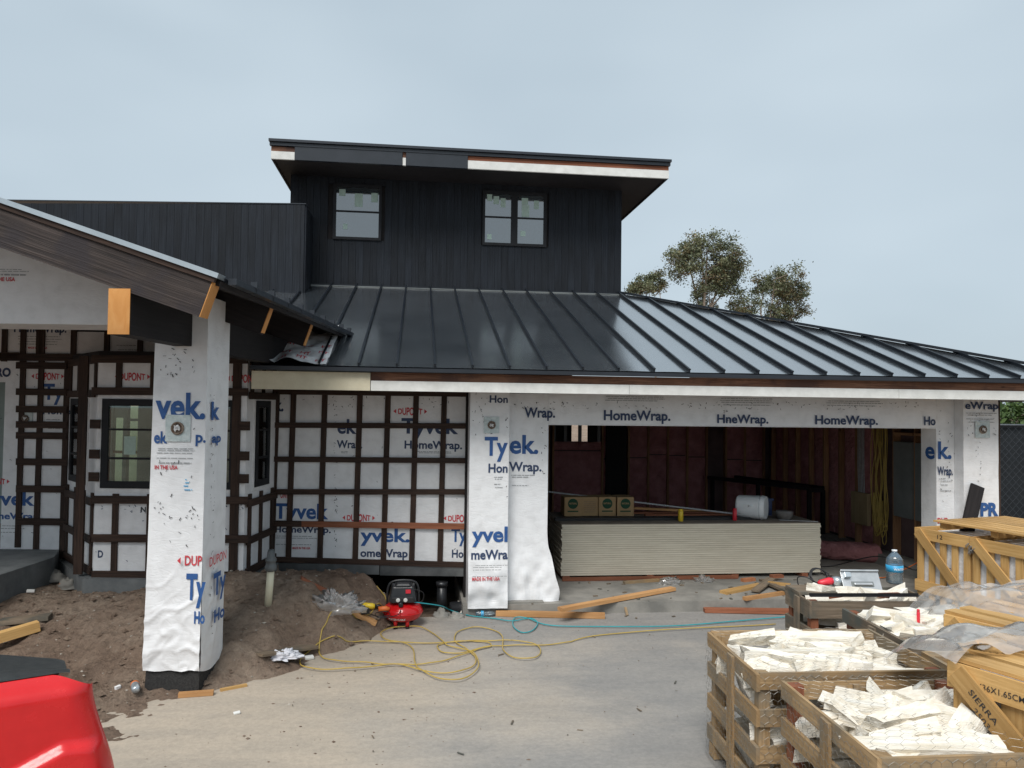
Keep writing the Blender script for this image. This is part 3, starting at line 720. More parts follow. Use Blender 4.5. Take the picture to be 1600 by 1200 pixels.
for a, b in zip(studs[:-1], studs[1:]):
    if b-a < .1: continue
    inw = hu0-.05 < a < hu1
    zt = hz0 if (a >= hu0-.05 and b <= hu1+.05) else 2.42
    if 3.7 < a < 4.1 or 5.7 < a < 5.9: continue        # dark posts there
    m_ = 1.35+R.uniform(-.1, .1)
    batt((a+.02, GB+.03, 0), (1, 0, 0), (0, -1, 0), b-a-.04, .1, m_-.01); 
    if zt > m_: batt((a+.02, GB+.03, 0), (1, 0, 0), (0, -1, 0), b-a-.04, m_+.01, zt)
gpart((3.72, GB-.12, 0), (4.12, GB+.05, 2.44), 'post', 'black_wood')
y = 9.75; ys = []
while y < 15: ys.append(y); y += .5
for y in ys: gpart((7.08, y-.019, .16), (7.19, y+.019, 2.44), 'stud', 'stud_wood')
for a, b in zip(ys[:-1], ys[1:]):
    if a < 11.1: continue
    batt((7.17, b-.02, 0), (0, -1, 0), (-1, 0, 0), b-a-.04, .2, 2.4)
for a, b in zip(ys[:2], ys[1:3]):
    gpart((7.06, a+.03, .75), (7.17, b-.03, 1.85), 'electrical_panel', 'panel_grey')
    gpart((7.06, a+.02, 1.95), (7.19, b-.02, 1.99), 'blocking', 'stud_wood')
gpart((6.9, 9.45, 0), (7.19, 15, .16), 'curb', 'concrete_grey')
cb = MB()
for k in range(16):
    yy = 10.95+R.uniform(-.1, .22); z_ = [2.42]
    pts = [Vector((7.06+R.uniform(-.06, .02), yy+R.uniform(-.05, .05), z)) for z in (2.42, 1.9, 1.3, .8, .45+R.uniform(-.12, .2))]
    pts += [pts[-1]+Vector((-.02, .06, -.03)), pts[-1]+Vector((-.01, .1, .4))]
    cb.tube(crom(pts, 5), .007, 5)
part(cb, 'hanging_cables', 'yellow_cord', smooth=True, kind='stuff')
cb = MB()
for k in range(5):
    yy = 11.45+.04*k; cb.tube([(7.04, yy, 2.42), (7.05, yy+.02, 1.4), (7.06, yy, .7)], .008, 5)
part(cb, 'hanging_cables', 'ink_grey', kind='stuff')
gpart((7.0, 11.3, .5), (7.07, 11.75, 1.0), 'plywood_scrap', 'cut_tan')
# ---- left room front (gridded battens on wrap)
FZ = .37
def wallsheet(pl, u0, u1, z0, z1, holes=(), nm='house_wrap', t=.10):
    mb = MB()
    us = sorted({u0, u1, *[h[0] for h in holes], *[h[1] for h in holes]}); zs = sorted({z0, z1, *[h[2] for h in holes], *[h[3] for h in holes]})
    for a, b in zip(us[:-1], us[1:]):
        for c, d in zip(zs[:-1], zs[1:]):
            if any(a >= h[0]-1e-6 and b <= h[1]+1e-6 and c >= h[2]-1e-6 and d <= h[3]+1e-6 for h in holes): continue
            pl.box(mb, a, b, c, d, -t, 0)
    return part(mb, nm, 'house_wrap')
uL3 = (bP3-WG.o).dot(WR); uR = WG.px(742, 700)[0]
gwl = wallsheet(WG, uL3, uR, FZ, 2.50)
def batten_v(pl, x, y0, y1, wd=.066, off=.0, m_='dark_batten', zabs=None, lean=0):
    u, _ = pl.px(x, (y0+y1)/2)
    z0, z1 = zabs if zabs else (pl.px(x, y1)[1], pl.px(x, y0)[1])
    mb = MB(); hw = wd/2; a0, b0 = off+.001, off+.021
    mb.hexa([pl.P(u-hw-lean, z0, b0), pl.P(u+hw-lean, z0, b0), pl.P(u+hw-lean, z0, a0), pl.P(u-hw-lean, z0, a0), pl.P(u-hw+lean, z1, b0), pl.P(u+hw+lean, z1, b0), pl.P(u+hw+lean, z1, a0), pl.P(u-hw+lean, z1, a0)])
    return part(mb, 'batten', m_)
def batten_h(pl, x0, x1, y0, y1=None, wd=.066, off=.021, m_='dark_batten'):
    y1 = y0 if y1 is None else y1
    a, za = pl.px(x0, y0); b, zb = pl.px(x1, y1); mb = MB(); h = wd/2; o0, o1 = off+.001, off+.021
    mb.hexa([pl.P(a, za-h, o1), pl.P(b, zb-h, o1), pl.P(b, zb-h, o0), pl.P(a, za-h, o0), pl.P(a, za+h, o1), pl.P(b, zb+h, o1), pl.P(b, zb+h, o0), pl.P(a, za+h, o0)])
    return part(mb, 'batten', m_)
for x in (429, 455, 504, 559, 603, 647, 691, 733): batten_v(WG, x, 612, 880, lean=.012, zabs=(FZ, 2.45))
for y0, y1 in ((612, 616), (664, 665.5), (717, 719.5), (768, 768)): batten_h(WG, 424, 737, y0, y1)
batten_h(WG, 424, 472, 817, 818, wd=.072); batten_h(WG, 472.5, 737, 818, 822, wd=.070, m_='red_wood'); batten_h(WG, 422, 737, 873, 882, wd=.066)
mb = MB(); WG.box(mb, uL3, WG.px(597, 700)[0]-.004, .245, FZ-.003, 0, .035); part(mb, 'base_flashing', 'flash_metal')
mb = MB(); WG.box(mb, WG.px(597, 700)[0]+.004, uR, .235, FZ-.003, 0, .03); part(mb, 'base_flashing', 'flash_metal')
mb = MB(); WG.box(mb, -6, uR+.3, .24, .36, -3.2, -.005); part(mb, 'floor_deck', 'pit_black'); mb = MB(); WG.box(mb, -6, uR+.3, -.4, .24, -1.6, -1.4); part(mb, 'foundation', 'pit_black')  # crawlspace shade is put into the near-black colour of deck and foundation
mb = MB(); mb.box((.58, 9.3, -.3), (.62, 11, 2.46)); part(mb, 'wall', 'black_wood')
ink('ink_red', gwl, ('DUPONT', WG, 622, 660, 648, 10.5, DP), ('ONT', WG, 438, 450, 778, 10), ('DUPONT', WG, 542, 579, 814, 10, DP), ('DUPONT', WG, 700, 738, 815, 10, DP), ('MADE IN THE USA', WG, 457, 485, 858, 3.5))
ink('ink_navy', gwl, ('Tyvek', WG, 627, 716, 677, 23, dict(bold=.03)), ('ek', WG, 527, 557, 677, 22, dict(bold=.03)), ('k.', WG, 430, 443, 642, 19, dict(bold=.03)), ('HomeWrap.', WG, 632, 722, 701, 12), ('Wrap.', WG, 526, 566, 700, 12))
ink('ink_blue', gwl, ('Tyvek', WG, 428, 513, 810, 23, dict(bold=.03)), ('yvek.', WG, 563, 640, 846, 20, dict(bold=.03)), ('Tyv', WG, 705, 738, 846, 20, dict(bold=.03)))
ink('ink_navy', gwl, ('HomeWrap.', WG, 428, 517, 832, 10), ('omeWrap', WG, 563, 637, 870, 12), ('Hom', WG, 706, 735, 871, 12))
fp = MB(); fineprint(WG, fp, 430, 495, (838, 841, 851)); fineprint(WG, fp, 528, 556, (706, 708)); fineprint(WG, fp, 650, 715, (706, 708)); part(fp, 'fine_print', 'ink_grey', kind='stuff')
tk = MB(); ticks(WG, tk, 521, 527, 625, 865, 45); ticks(WG, tk, 430, 735, 620, 636, 34); ticks(WG, tk, 430, 735, 640, 860, 18); part(tk, 'staples', 'ink_black', kind='stuff')
# ---- bay
BT = 2.86
c0, c1 = WB.px(157, 620)[0], WB.px(376, 620)[0]; cz0, cz1 = WB.px(266, 768)[1], WB.px(266, 620)[1]
uB1, uB2 = (bP1-WB.o).dot(WR), (bP2-WB.o).dot(WR)
bw = wallsheet(WB, uB1, uB2, .40, 2.80, [(c0, c1, cz0, cz1)])
WBLl, WBRl = (bP1-bP0).length, (bP3-bP2).length
lh = (WBL.px(110, 700)[0]+.0, WBL.px(138, 700)[0], cz0, cz1); rh = (WBR.px(396, 700)[0], WBR.px(421, 700)[0], cz0, cz1)
bl_ = wallsheet(WBL, 0, WBLl, .40, 2.80, [lh]); br_ = wallsheet(WBR, 0, WBRl, .40, 2.80, [rh])
zA, zB = WB.px(266, 672)[1], WB.px(266, 717)[1]
sh = .03
for pl, h in ((WB, (c0+sh, c1-sh, cz0+sh, cz1-sh)), (WBL, (lh[0]+sh, lh[1]-sh*1.5, cz0+sh, cz1-sh)), (WBR, (rh[0]+sh, rh[1]-sh, cz0+sh, cz1-sh))):
    st = ((194, 213, 682, 710),) if pl is WB else ()
    wo = window(pl, h, (zA, zB), glass='pane_clear', fw=.075, depth=.02, stickers=st)
    if pl is WB:
        m_ = MB(); a = (h[0]+h[1])/2; pl.box(m_, a-.03, a+.03, h[2]+.075, h[3]-.075, -.012, .016); m_.build('mullion', 'dark_metal', wo)
    tp = MB()       # crumpled flashing tape round the opening
    for (a, b, c, d) in ((h[0]-sh*1.6, h[1]+sh*1.6, h[3], h[3]+sh*1.6), (h[0]-sh*1.6, h[1]+sh*1.6, h[2]-sh*1.6, h[2]), (h[0]-sh*1.6, h[0], h[2], h[3]), (h[1], h[1]+sh*1.6, h[2], h[3])):
        pl.box(tp, a, b, c, d, -.002, .006)
    tp.build('flashing_tape', 'foam_white', wo)
BH = dict()
for pl, L, xs, hys in ((WB, uB2-uB1, (148, 203, 256, 312, 385), None),):
    for x in (148.5, 385): batten_v(WB, x, 0, 0, zabs=(.40, 2.80), wd=.095)
    for x in (203, 256, 312, 352): batten_v(WB, x, 0, 0, zabs=(.40, cz0-.03)); batten_v(WB, x, 0, 0, zabs=(cz1+.05, 2.80))
for y in (561, 611, 780, 840, 897): batten_h(WB, 146, 389, y, y+1.5, wd=.085)
for zc in (2.76, 2.385, 1.19, .775, .38+.06):
    for pl, L in ((WBL, WBLl), (WBR, WBRl)):
        mb = MB(); pl.box(mb, 0, L, zc-.04, zc+.04, .022, .042); part(mb, 'batten', 'dark_batten')
for pl, us in ((WBL, (.05, .42, .80, 1.15)), (WBR, (.12, .45, .8))):
    for u in us:
        for z0, z1 in ((.4, cz0-.03), (cz1+.05, 2.8)):
            mb = MB(); pl.box(mb, u-.035, u+.035, z0, z1, .001, .021); part(mb, 'batten', 'dark_batten')
for zc in (2.05, 1.72, 1.47):
    mb = MB(); WB.box(mb, uB1-.06, uB1+.05, zc-.05, zc+.05, .022, .04); part(mb, 'blocking', 'dark_batten')
    mb = MB(); WB.box(mb, uB2-.06, uB2+.05, zc-.05, zc+.05, .022, .04); part(mb, 'blocking', 'dark_batten')
ink('ink_red', bw, ('DUPONT', WB, 187, 227, 594, 11, DP), ('DUPONT', WB, 362, 400, 597, 11, DP), ('D', WB, 233, 240, 815, 9)); ink('ink_black', bw, ('N', WB, 220, 228, 800, 8)); ink('ink_navy', bw, ('D', WB, 153, 161, 871, 11))
tk = MB(); ticks(WB, tk, 156, 236, 790, 800, 14); ticks(WB, tk, 352, 380, 785, 797, 10); ticks(WB, tk, 150, 380, 800, 890, 20); part(tk, 'staples', 'ink_navy', kind='stuff')
mb = MB(); pts = [wing(-5.55, 9.45), wing(-4.62, 8.38), wing(-2.84, 8.38), wing(-2.8, 9.45)]
mb.add([p+Vector((0, 0, z)) for z in (-.1, .375) for p in pts], [(0, 1, 5, 4), (1, 2, 6, 5), (2, 3, 7, 6), (4, 5, 6, 7)]); part(mb, 'footing', 'footing')
mb = MB(); mb.add([p+Vector((0, 0, z)) for z in (2.80, 2.86) for p in (bP0, bP1, bP2, bP3)], [(0, 1, 2, 3), (4, 5, 6, 7), (0, 1, 5, 4), (1, 2, 6, 5)]); part(mb, 'bay_lid', 'black_wood')
# ---- far left wall
uF0 = -8.2; lw = wallsheet(WG, uF0, (bP0-WG.o).dot(WR), .40, 3.6, [(uF0+.3, WG.px(7, 640)[0], .4, WG.px(0, 597)[1])])
mb = MB()
wl2 = wallsheet(WG, (bP0-WG.o).dot(WR), -2.75, 2.87, 3.15)
for x, y0, y1 in ((33, 555, 855), (62, 512, 868), (102, 555, 873), (8, 512, 565), (37, 512, 566)): batten_v(WG, x, y0, y1, wd=.066)
for x in (62, 116, 168, 220): batten_v(WG, x, 505, 555, wd=.066)
for y in (558, 571, 612, 639, 663, 680, 721, 763, 814): batten_h(WG, 28 if y > 560 else -40, 107 if y > 560 else 240, y, y+1, wd=.082 if y > 560 else .09)
batten_h(WG, -60, 32, 556, 556, wd=.08)
ink('ink_navy', lw, ('PRO', WG, -14, 17, 588, 13, dict(bold=.05)), ('HomeWrap.', WG, 22, 104, 519, 12), ('Home', WG, 67, 110, 647, 11))
ink('ink_blue', lw, ('Tyv', WG, 67, 112, 624, 24, dict(bold=.03)), ('Tyvek', WG, -36, 54, 789, 21, dict(bold=.03)), ('HomeWrap.', WG, -32, 65, 811, 10))
ink('ink_red', lw, ('DUPONT', WG, 56, 93, 593, 10, DP), ('DUPONT', WG, -26, 8, 757, 10, DP), ('MADE IN THE USA', WG, 44, 74, 545, 3))
fp = MB(); fineprint(WG, fp, 25, 100, (526, 530, 534, 538)); fineprint(WG, fp, 70, 107, (656, 660, 666, 670)); fineprint(WG, fp, 180, 218, (520, 526, 540, 547)); fineprint(WG, fp, 0, 40, (822, 826, 832)); part(fp, 'fine_print', 'ink_grey', kind='stuff')
tk = MB(); ticks(WG, tk, -5, 100, 560, 840, 26); part(tk, 'staples', 'ink_black', kind='stuff')
jbox(WG, 41, 654, 7)
# ---- room behind the bay: studs, tan wall of the yard beyond
def wb(l0, l1, d0, d1, z0, z1, nm, m_):
    mb = MB(); P = [wing(l0, d0, z0), wing(l1, d0, z0), wing(l1, d1, z0), wing(l0, d1, z0), wing(l0, d0, z1), wing(l1, d0, z1), wing(l1, d1, z1), wing(l0, d1, z1)]
    mb.hexa(P); return part(mb, nm, m_)
wb(-9, -.3, 9.55, 11.3, 2.9, 2.95, 'ceiling', 'room_green'); wb(-8.2, -.6, 9.5, 12.0, .36, .40, 'floor_deck', 'cut_tan'); wb(-.62, -.5, 9.5, 12.1, .3, 2.9, 'wall', 'room_green')  # ceiling cut short of the back wall to let more daylight into the room
dB = 11.9
la, lb = (178-800)*dB/1200, (217-800)*dB/1200
wb(-8.3, la, dB, dB+.1, .4, 2.9, 'wall', 'room_green'); wb(lb, -.6, dB, dB+.1, .4, 2.9, 'wall', 'room_green')
lm = (198-800)*dB/1200; wb(lm-.04, lm+.02, dB, dB+.1, .4, 2.9, 'stud', 'room_green'); wb(la, lm-.04, dB+.02, dB+.1, 2.05, 2.3, 'blocking', 'room_green'); wb(lm, lb, dB+.02, dB+.1, 2.0, 2.04, 'blocking', 'room_green')
wb(la, lb, dB+.02, dB+.06, 1.50, 1.54, 'rail', 'stud_wood')
wb(-9, la-.5, 12.1, 12.2, 0, 3, 'wall', 'room_green')
o = wb(-8.6, -4.0, 14.6, 14.8, 0, 3.2, 'wall', 'wall_tan'); 
# ---- porch: pillar, gable, beams, roof (same building)
def pwarp(u, z):
    k = sm(1.15, .35, z); p = Vector((u*2.2+z*1.6, 0, z*2.6-u*2))
    r = abs(noise.noise(p*1.1)); r2 = abs(noise.noise(p*2.3+Vector((5, 0, 0)))); fold = .020*(1-min(1, r*9))+.011*(1-min(1, r2*8))
    return k*(fold*.7+.006*noise.noise(p*3)+.008) + .003*noise.noise(Vector((u*5, 0, z*5)))
def pillar_top(): pass
l0, l1, pd = -3.005, -2.565, .50
mb = MB(); zt = 3.08
mb.grid(lambda s, t: PP.P(l0+(l1-l0)*s-(.03*(1-t) if s == 0 else 0), .07+(zt-.07)*t+(.03*noise.noise(Vector((s*3, 9, 0))) if t == 0 else 0), pwarp(l0+(l1-l0)*s, .07+(zt-.07)*t)), 34, 190)
pl_ = part(mb, 'house_wrap', 'house_wrap', label='white wrapped porch pillar with blue lettering', smooth=True)
mb = MB(); mb.grid(lambda s, t: PPS.P(pd*s, .07+(zt+.12-.07)*t-(.10*s*(1-s)*2 if t == 0 else 0), pwarp(l1+s*.5*.0, .07+(zt-.07)*t)*(1-s)*.3+pwarp(l1+s*.6+4, .07+(zt-.07)*t)*s*(1-s)*2), 20, 190)
ps_ = part(mb, 'house_wrap', 'house_wrap', smooth=True)
mb = MB(); mb.hexa([wing(l0, 6.5, 0), wing(l1-.02, 6.5, 0), wing(l1-.02, 6.94, 0), wing(l0, 6.94, 0), wing(l0, 6.5, 3.1), wing(l1-.02, 6.5, 3.1), wing(l1-.02, 6.94, 3.1), wing(l0, 6.94, 3.1)]); part(mb, 'pillar_core', 'foam_white')
mb = MB(); mb.hexa([wing(l0-.02, 6.44, -.22), wing(l1-.0, 6.44, -.22), wing(l1, 6.93, -.22), wing(l0-.02, 6.93, -.22), wing(l0-.01, 6.46, .085), wing(l1-.01, 6.46, .085), wing(l1-.01, 6.93, .085), wing(l0-.01, 6.93, .085)]); part(mb, 'pillar_base', 'asphalt_felt')
pw = dict(warp=pwarp, off=.007)
pws = dict(off=.012)
ink('ink_blue', pl_, ('vek.', PP, 243, 321, 653, 39, dict(bold=.03, **pw)), ('ek', PP, 241, 262, 692, 18, pw), ('p.', PP, 306, 322, 691, 17, dict(bold=.03, **pw)), ('Ty', PP, 291, 322, 935, 38, dict(bold=.04, **pw)), ('Ho', PP, 304, 321, 973, 18, dict(bold=.04, **pw)))
ink('ink_blue', ps_, ('k', PPS, 328, 341, 655, 27, dict(bold=.03, **pws)), ('ap', PPS, 329, 343, 691, 14, dict(bold=.03, **pws)), ('Ty', PPS, 328, 347, 925, 32, dict(bold=.04, off=.03)), ('Ho', PPS, 329, 345, 967, 18, dict(bold=.04, off=.03)))
ink('ink_red', pl_, ('DUP', PP, 289, 316, 883, 15, dict(bold=.02, **pw)), ('IN THE USA', PP, 242, 278, 733, 6, pw)); ink('ink_red', ps_, ('DUPON', PPS, 322, 348, 879, 14, dict(bold=.01, off=.03)))
mb = MB(); u, z = PP.px(281, 875); mb.add([PP.P(u+.02, z+.03, .03), PP.P(u+.02, z-.03, .03), PP.P(u-.01, z, .03)], [(0, 1, 2)]); mb.build('printed_mark', 'ink_red', pl_)
fp = MB(); fineprint(PP, fp, 243, 312, (701, 704, 708, 716), off=.008); fineprint(PP, fp, 243, 300, (724,), off=.008, th=2); part(fp, 'fine_print', 'ink_grey', kind='stuff')
fp = MB(); fineprint(PP, fp, 284, 304, (750, 755, 760, 766), off=.008, th=1.6); part(fp, 'fine_print', 'label_blue', kind='stuff')
tk = MB(); ticks(PP, tk, 250, 305, 543, 590, 22, off=.008); ticks(PP, tk, 245, 315, 600, 860, 20, off=.008); ticks(PPS, tk, 326, 334, 590, 1000, 44, off=.012); ticks(PP, tk, 240, 315, 790, 812, 16, off=.008); part(tk, 'staples', 'ink_black', kind='stuff')
jbox(PP, 279, 669, 13, off=.012)
# gable wall, porch header
def gtop(l): return 3.195+.334*(-2.08-l)
gm = MB(); la_, lb_ = -7.9, -3.02
for a in range(12):
    u0 = la_+(lb_-la_)*a/12; u1 = la_+(lb_-la_)*(a+1)/12
    zt0, zt1 = min(gtop(u0), 4.49)-.12, min(gtop(u1), 4.49)-.15
    gm.hexa([wing(u0, 6.45, 2.945), wing(u1, 6.45, 2.945), wing(u1, 6.95, 2.945), wing(u0, 6.95, 2.945), wing(u0, 6.45, zt0), wing(u1, 6.45, zt1), wing(u1, 6.95, zt1), wing(u0, 6.95, zt0)])
gb = part(gm, 'house_wrap', 'house_wrap')
mb = MB()
write('MADE IN THE USA', PP, -40, 24, 439, 6, mb=mb); mb.build('lettering', 'ink_red', gb)
mb = MB(); fineprint(PP, mb, -40, 48, (421, 424)); fineprint(PP, mb, -40, 44, (430,), th=2.4); part(mb, 'fine_print', 'ink_grey', kind='stuff')
def rake(d0, d1, t0, t1, l_a, l_b, nm, m_, **k):   # sloping board: t0,t1 vertical offsets from roof line
    mb = MB(); P = []
    cut = .36*(.0)
    for (t) in (t0, t1):
        for (l, d) in ((l_a, d0), (l_b, d0), (l_b, d1), (l_a, d1)):
            ll = l + (0.11*(t-t1)/.36 if l == l_b else 0)     # square cut end, leaning back under the eave
            P.append(wing(ll, d, gtop(ll)+t))
    mb.hexa(P); return part(mb, nm, m_, **k)
rake(5.40, 5.54, -.335, -.060, -6.3, -2.13, 'rake_beam', 'rake_wood')
rake(5.385, 5.42, -.058, -.022, -6.3, -2.10, 'rake_trim', 'dark_batten')
rake(5.37, 5.50, -.020, .018, -6.3, -2.07, 'rake_flashing', 'galv')
mb = MB(); e0 = -2.13
def endcap(d0, d1, lb_, t0=-.335, t1=-.060):
    mb = MB(); P = []
    for t in (t0, t1):
        ll = lb_+.11*(t-t1)/.36
        for (l, d) in ((ll+.001, d0), (ll+.007, d0), (ll+.007, d1), (ll+.001, d1)): P.append(wing(l, d, gtop(ll)+t))
    mb.hexa(P); return part(mb, 'cut_end', 'orange_cut')
endcap(5.401, 5.539, -2.13)
for d in (6.83, 8.22, 9.5):
    rake(d, d+.09, -.335, -.06, -3.2, -2.17, 'rafter', 'black_wood'); endcap(d+.001, d+.089, -2.17, -.32, -.07)
# rafters' sides at the pillar, porch deck, metal edge
rake(5.46, 10.25, -.072, -.03, -6.3, -2.09, 'roof_deck', 'black_wood')
rake(5.50, 10.3, -.028, .0, -6.3, -2.07, 'roof_sheet', 'dark_metal')
mb = MB(); P = [wing(-6.3, 5.4, 4.60), wing(-10.6, 5.4, 3.15), wing(-10.6, 12, 3.15), wing(-6.3, 12, 4.60)]; mb.add(P, [(0, 1, 2, 3)]); part(mb, 'roof_sheet', 'dark_metal')
for i in range(11):
    d = 5.5+.43*i
    mb = MB(); mb.beam(wing(-2.02, d, 3.172), wing(-2.02, d+.42, 3.172), .06, .045); mb.beam(wing(-2.0, d+.40, 3.21), wing(-2.0, d+.43, 3.21), .05, .05); part(mb, 'eave_trim', 'dark_metal')
# purlin beams
mb = MB(); mb.beam(wing(-2.775, 5.40, 2.935), wing(-2.775, 6.45, 2.935), .155, .325); part(mb, 'purlin', 'black_wood')
mb = MB(); mb.beam(wing(-2.775, 5.392, 2.935), wing(-2.775, 5.399, 2.935), .153, .323); part(mb, 'cut_end', 'orange_cut', label='raw orange end of the porch purlin')
mb = MB(); mb.beam(wing(-2.63, 6.96, 2.88), wing(-2.63, 9.4, 2.88), .12, .30); part(mb, 'purlin', 'black_wood')
# entry slab at far left
mb = MB(); P = [wing(-9, 7.1), wing(-5.25, 7.1), wing(-5.25, 8.9), wing(-5.45, 9.35), wing(-9, 9.35)]
mb.add([p+Vector((0, 0, z)) for z in (-.2, .50) for p in P], [(0, 1, 6, 5), (1, 2, 7, 6), (2, 3, 8, 7), (3, 4, 9, 8), (5, 6, 7, 8, 9)]); part(mb, 'entry_slab', 'footing')
#@@OBJECTS
# ================================================================ TREES, FENCE
def leaf(mb, c, s):
    a = Vector((R.gauss(0, 1), R.gauss(0, 1), R.gauss(0, .8))).normalized(); b = a.orthogonal().normalized(); b = b*cos(R.uniform(0, 6)) + a.cross(b)*sin(1); b = b.normalized()
    mb.add([c-a*s, c-b*s*.42, c+a*s, c+b*s*.42], [(0, 1, 2, 3)])
def tree(loc, trunk_h, blobs, label, leafm='leaf_euc', group=None, per=900, ls=.16, trunk_r=.22, rust=True):
    t = thing('eucalyptus_tree' if leafm == 'leaf_euc' else 'leafy_tree', loc, label, 'tree', group)
    base = Vector(loc); tr = MB(); top = base+Vector((0, 0, trunk_h))
    tr.tube(crom([base, base+Vector((.3, 0, trunk_h*.5)), top], 5), [trunk_r*(1-.05*i) for i in range(11)], 7)
    br = MB(); cr_, cr2 = MB(), MB()
    for (c, r) in blobs:
        c = Vector(c); mid = top.lerp(c, .55)+Vector((R.uniform(-.3, .3), 0, -.35))
        P = crom([top, mid, c], 4); br.tube(P, [trunk_r*.5*(1-.09*i) for i in range(len(P))], 5, caps=False)
        subs = []
        for k in range(15):
            v = Vector((R.gauss(0, 1), R.gauss(0, 1), R.gauss(.25, .8))).normalized()*r[0]*R.uniform(.45, 1.0); v.z *= r[1]/r[0]
            subs.append(c+v); Pm = c.lerp(c+v, .5)+Vector((0, 0, -.15)); br.tube([c-Vector((0, 0, r[1]*.3)), Pm, c+v], [.03, .02, .008], 4, caps=False)
        for q_ in subs:
            sr = r[0]*R.uniform(.26, .46)
            for _ in range(per//15):
                o = Vector((R.gauss(0, 1), R.gauss(0, 1), R.gauss(0, .8)))*sr*.72
                leaf(cr2 if (rust and R.random() < .18) else cr_, q_+o, ls*R.uniform(.6, 1.3))
            for _ in range(5):
                o = Vector((R.gauss(0, 1), R.gauss(0, 1), R.gauss(0, .7)))*sr*.6; br.tube([q_, q_+o], [.014, .005], 3, caps=False)
    tr.build('trunk', 'bark', t, smooth=True); br.build('branches', 'bark', t, smooth=True, kind='stuff'); cr_.build('crown', leafm, t, kind='stuff')
    if cr2.v: cr2.build('faded_leaves', 'leaf_rust', t, kind='stuff')
    return t
def at45(x, y, Y=45): return onY(x, y, Y)
def gum(loc, fork, ells, Y, n, label, seed, tr_, clump=.36):
    q = random.Random(seed); t = thing('eucalyptus_tree', loc, label, 'tree')
    base = Vector(loc); fk = onY(fork[0], fork[1], Y); MB().tube(crom([base, base.lerp(fk, .5)+Vector((.25, 0, 0)), fk], 6), [tr_*(1-.045*i) for i in range(13)], 7).build('trunk', 'bark', t, smooth=True)
    br, cr_, cr2 = MB(), MB(), MB(); W_ = sum(e[2]*e[3] for e in ells); limbs = []
    for e in ells:
        c = onY(e[0], e[1]+e[3]*.25, Y); mid = fk.lerp(c, .5)+Vector((q.uniform(-.3, .3), q.uniform(-.3, .3), -.2)); P = crom([fk, mid, c], 5)
        br.tube(P, [tr_*.62*(1-.075*i) for i in range(len(P))], 6, caps=False); limbs += P[3:]
    k = 0
    while k < n:
        e = q.choices(ells, [a[2]*a[3] for a in ells])[0]; a = q.uniform(0, 2*pi); r_ = math.sqrt(q.random())
        c = onY(e[0]+e[2]*r_*cos(a), e[1]-e[3]*r_*sin(a), Y); c.y += q.gauss(0, 1)*e[2]*.022
        if noise.noise(c*.85+Vector((seed*3., 0, 0))) < -.12: k += .25; continue
        k += 1; sr = clump*q.uniform(.6, 1.35)
        near = min(limbs, key=lambda p: (p-c).length+max(0, p.z-c.z)*2); m_ = near.lerp(c, .6)+Vector((q.uniform(-.15, .15), 0, -.12))
        br.tube([near, m_, c], [.035, .022, .008], 4, caps=False)
        for _ in range(3):
            o = Vector((q.gauss(0, 1), q.gauss(0, 1), q.gauss(0, 1)))*sr*.7; br.tube([c, c+o], [.010, .004], 3, caps=False)
        faded = q.random() < .2
        for _ in range(int(150*sr/clump)):
            o = Vector((q.gauss(0, 1), q.gauss(0, 1), q.gauss(-.15, .8)))*sr*.62
            leaf(cr2 if (faded and q.random() < .6) else cr_, c+o, .075*q.uniform(.6, 1.4))
    br.build('branches', 'bark', t, smooth=True, kind='stuff'); cr_.build('crown', 'leaf_euc', t, kind='stuff')
    if cr2.v: cr2.build('faded_leaves', 'leaf_rust', t, kind='stuff')
gum((14.0, 46, -.3), (1026, 490), [(1014, 440, 25, 16), (998, 452, 13, 12), (1030, 447, 12, 9)], 46, 34, 'small tufted treetop showing just above the roof beside the upper storey', 3, .08, .28)
gum((18.0, 45, -.3), (1098, 500), [(1098, 398, 50, 28), (1075, 405, 33, 18), (1132, 412, 30, 26), (1135, 445, 28, 34), (1108, 455, 18, 28), (1160, 478, 24, 18), (1105, 382, 30, 13)], 45, 165, 'tallest eucalyptus with a rounded crown behind the metal roof', 5, .16)
gum((21.5, 45.5, -.3), (1200, 515), [(1210, 434, 28, 15), (1193, 450, 13, 22), (1233, 448, 23, 22), (1244, 476, 15, 24), (1213, 470, 24, 24), (1228, 492, 22, 12)], 45.5, 105, 'eucalyptus with open rusty crown, rightmost of the trees behind the roof', 9, .12, .32)
for i, (x, y, r) in enumerate(((11.6, 15.5, 1.3), (13.4, 16.6, 1.5), (15.8, 17, 1.6))):
    tree((x, y, -.3), 1.6, [((x, y, 1.6), (r, .75)), ((x+.5, y-.3, 2.0), (r*.7, .45))], ('dense green shrub tree above the black fence beside the garage corner', 'green tree further along behind the black fence', 'green tree at the far end behind the black fence')[i], 'leaf_green', 'green trees behind the fence', per=1600, ls=.09, trunk_r=.1, rust=False)
fn = thing('chain_link_fence', (9.0, 12, -.14), 'chain link fence backed with black screen cloth beside the garage', 'fence')
mb = MB(); mb.box((7.6, 12.02, -.3), (16, 12.03, 2.08)); mb.build('screen_cloth', 'screen_black', fn)
mb = MB()
for k in range(0, 110):
    for sg in (1, -1):
        x = 7.6+k*.13; P = []
        a = (x, 0); b = (x+sg*2.2, 2.2)
        if min(a[0], b[0]) < 7.55: continue
        mb.beam((a[0], 11.985+.004*sg, -.12), (b[0], 11.985+.004*sg, 2.08), .004, .004)
mb.build('chain_link', 'fence_wire', fn, kind='stuff')
for x in (7.9, 10.6, 13.3): mb = MB(); mb.tube([(x, 11.95, -.3), (x, 11.95, 2.12)], .025, 8); mb.build('post', 'fence_wire', fn, smooth=True)
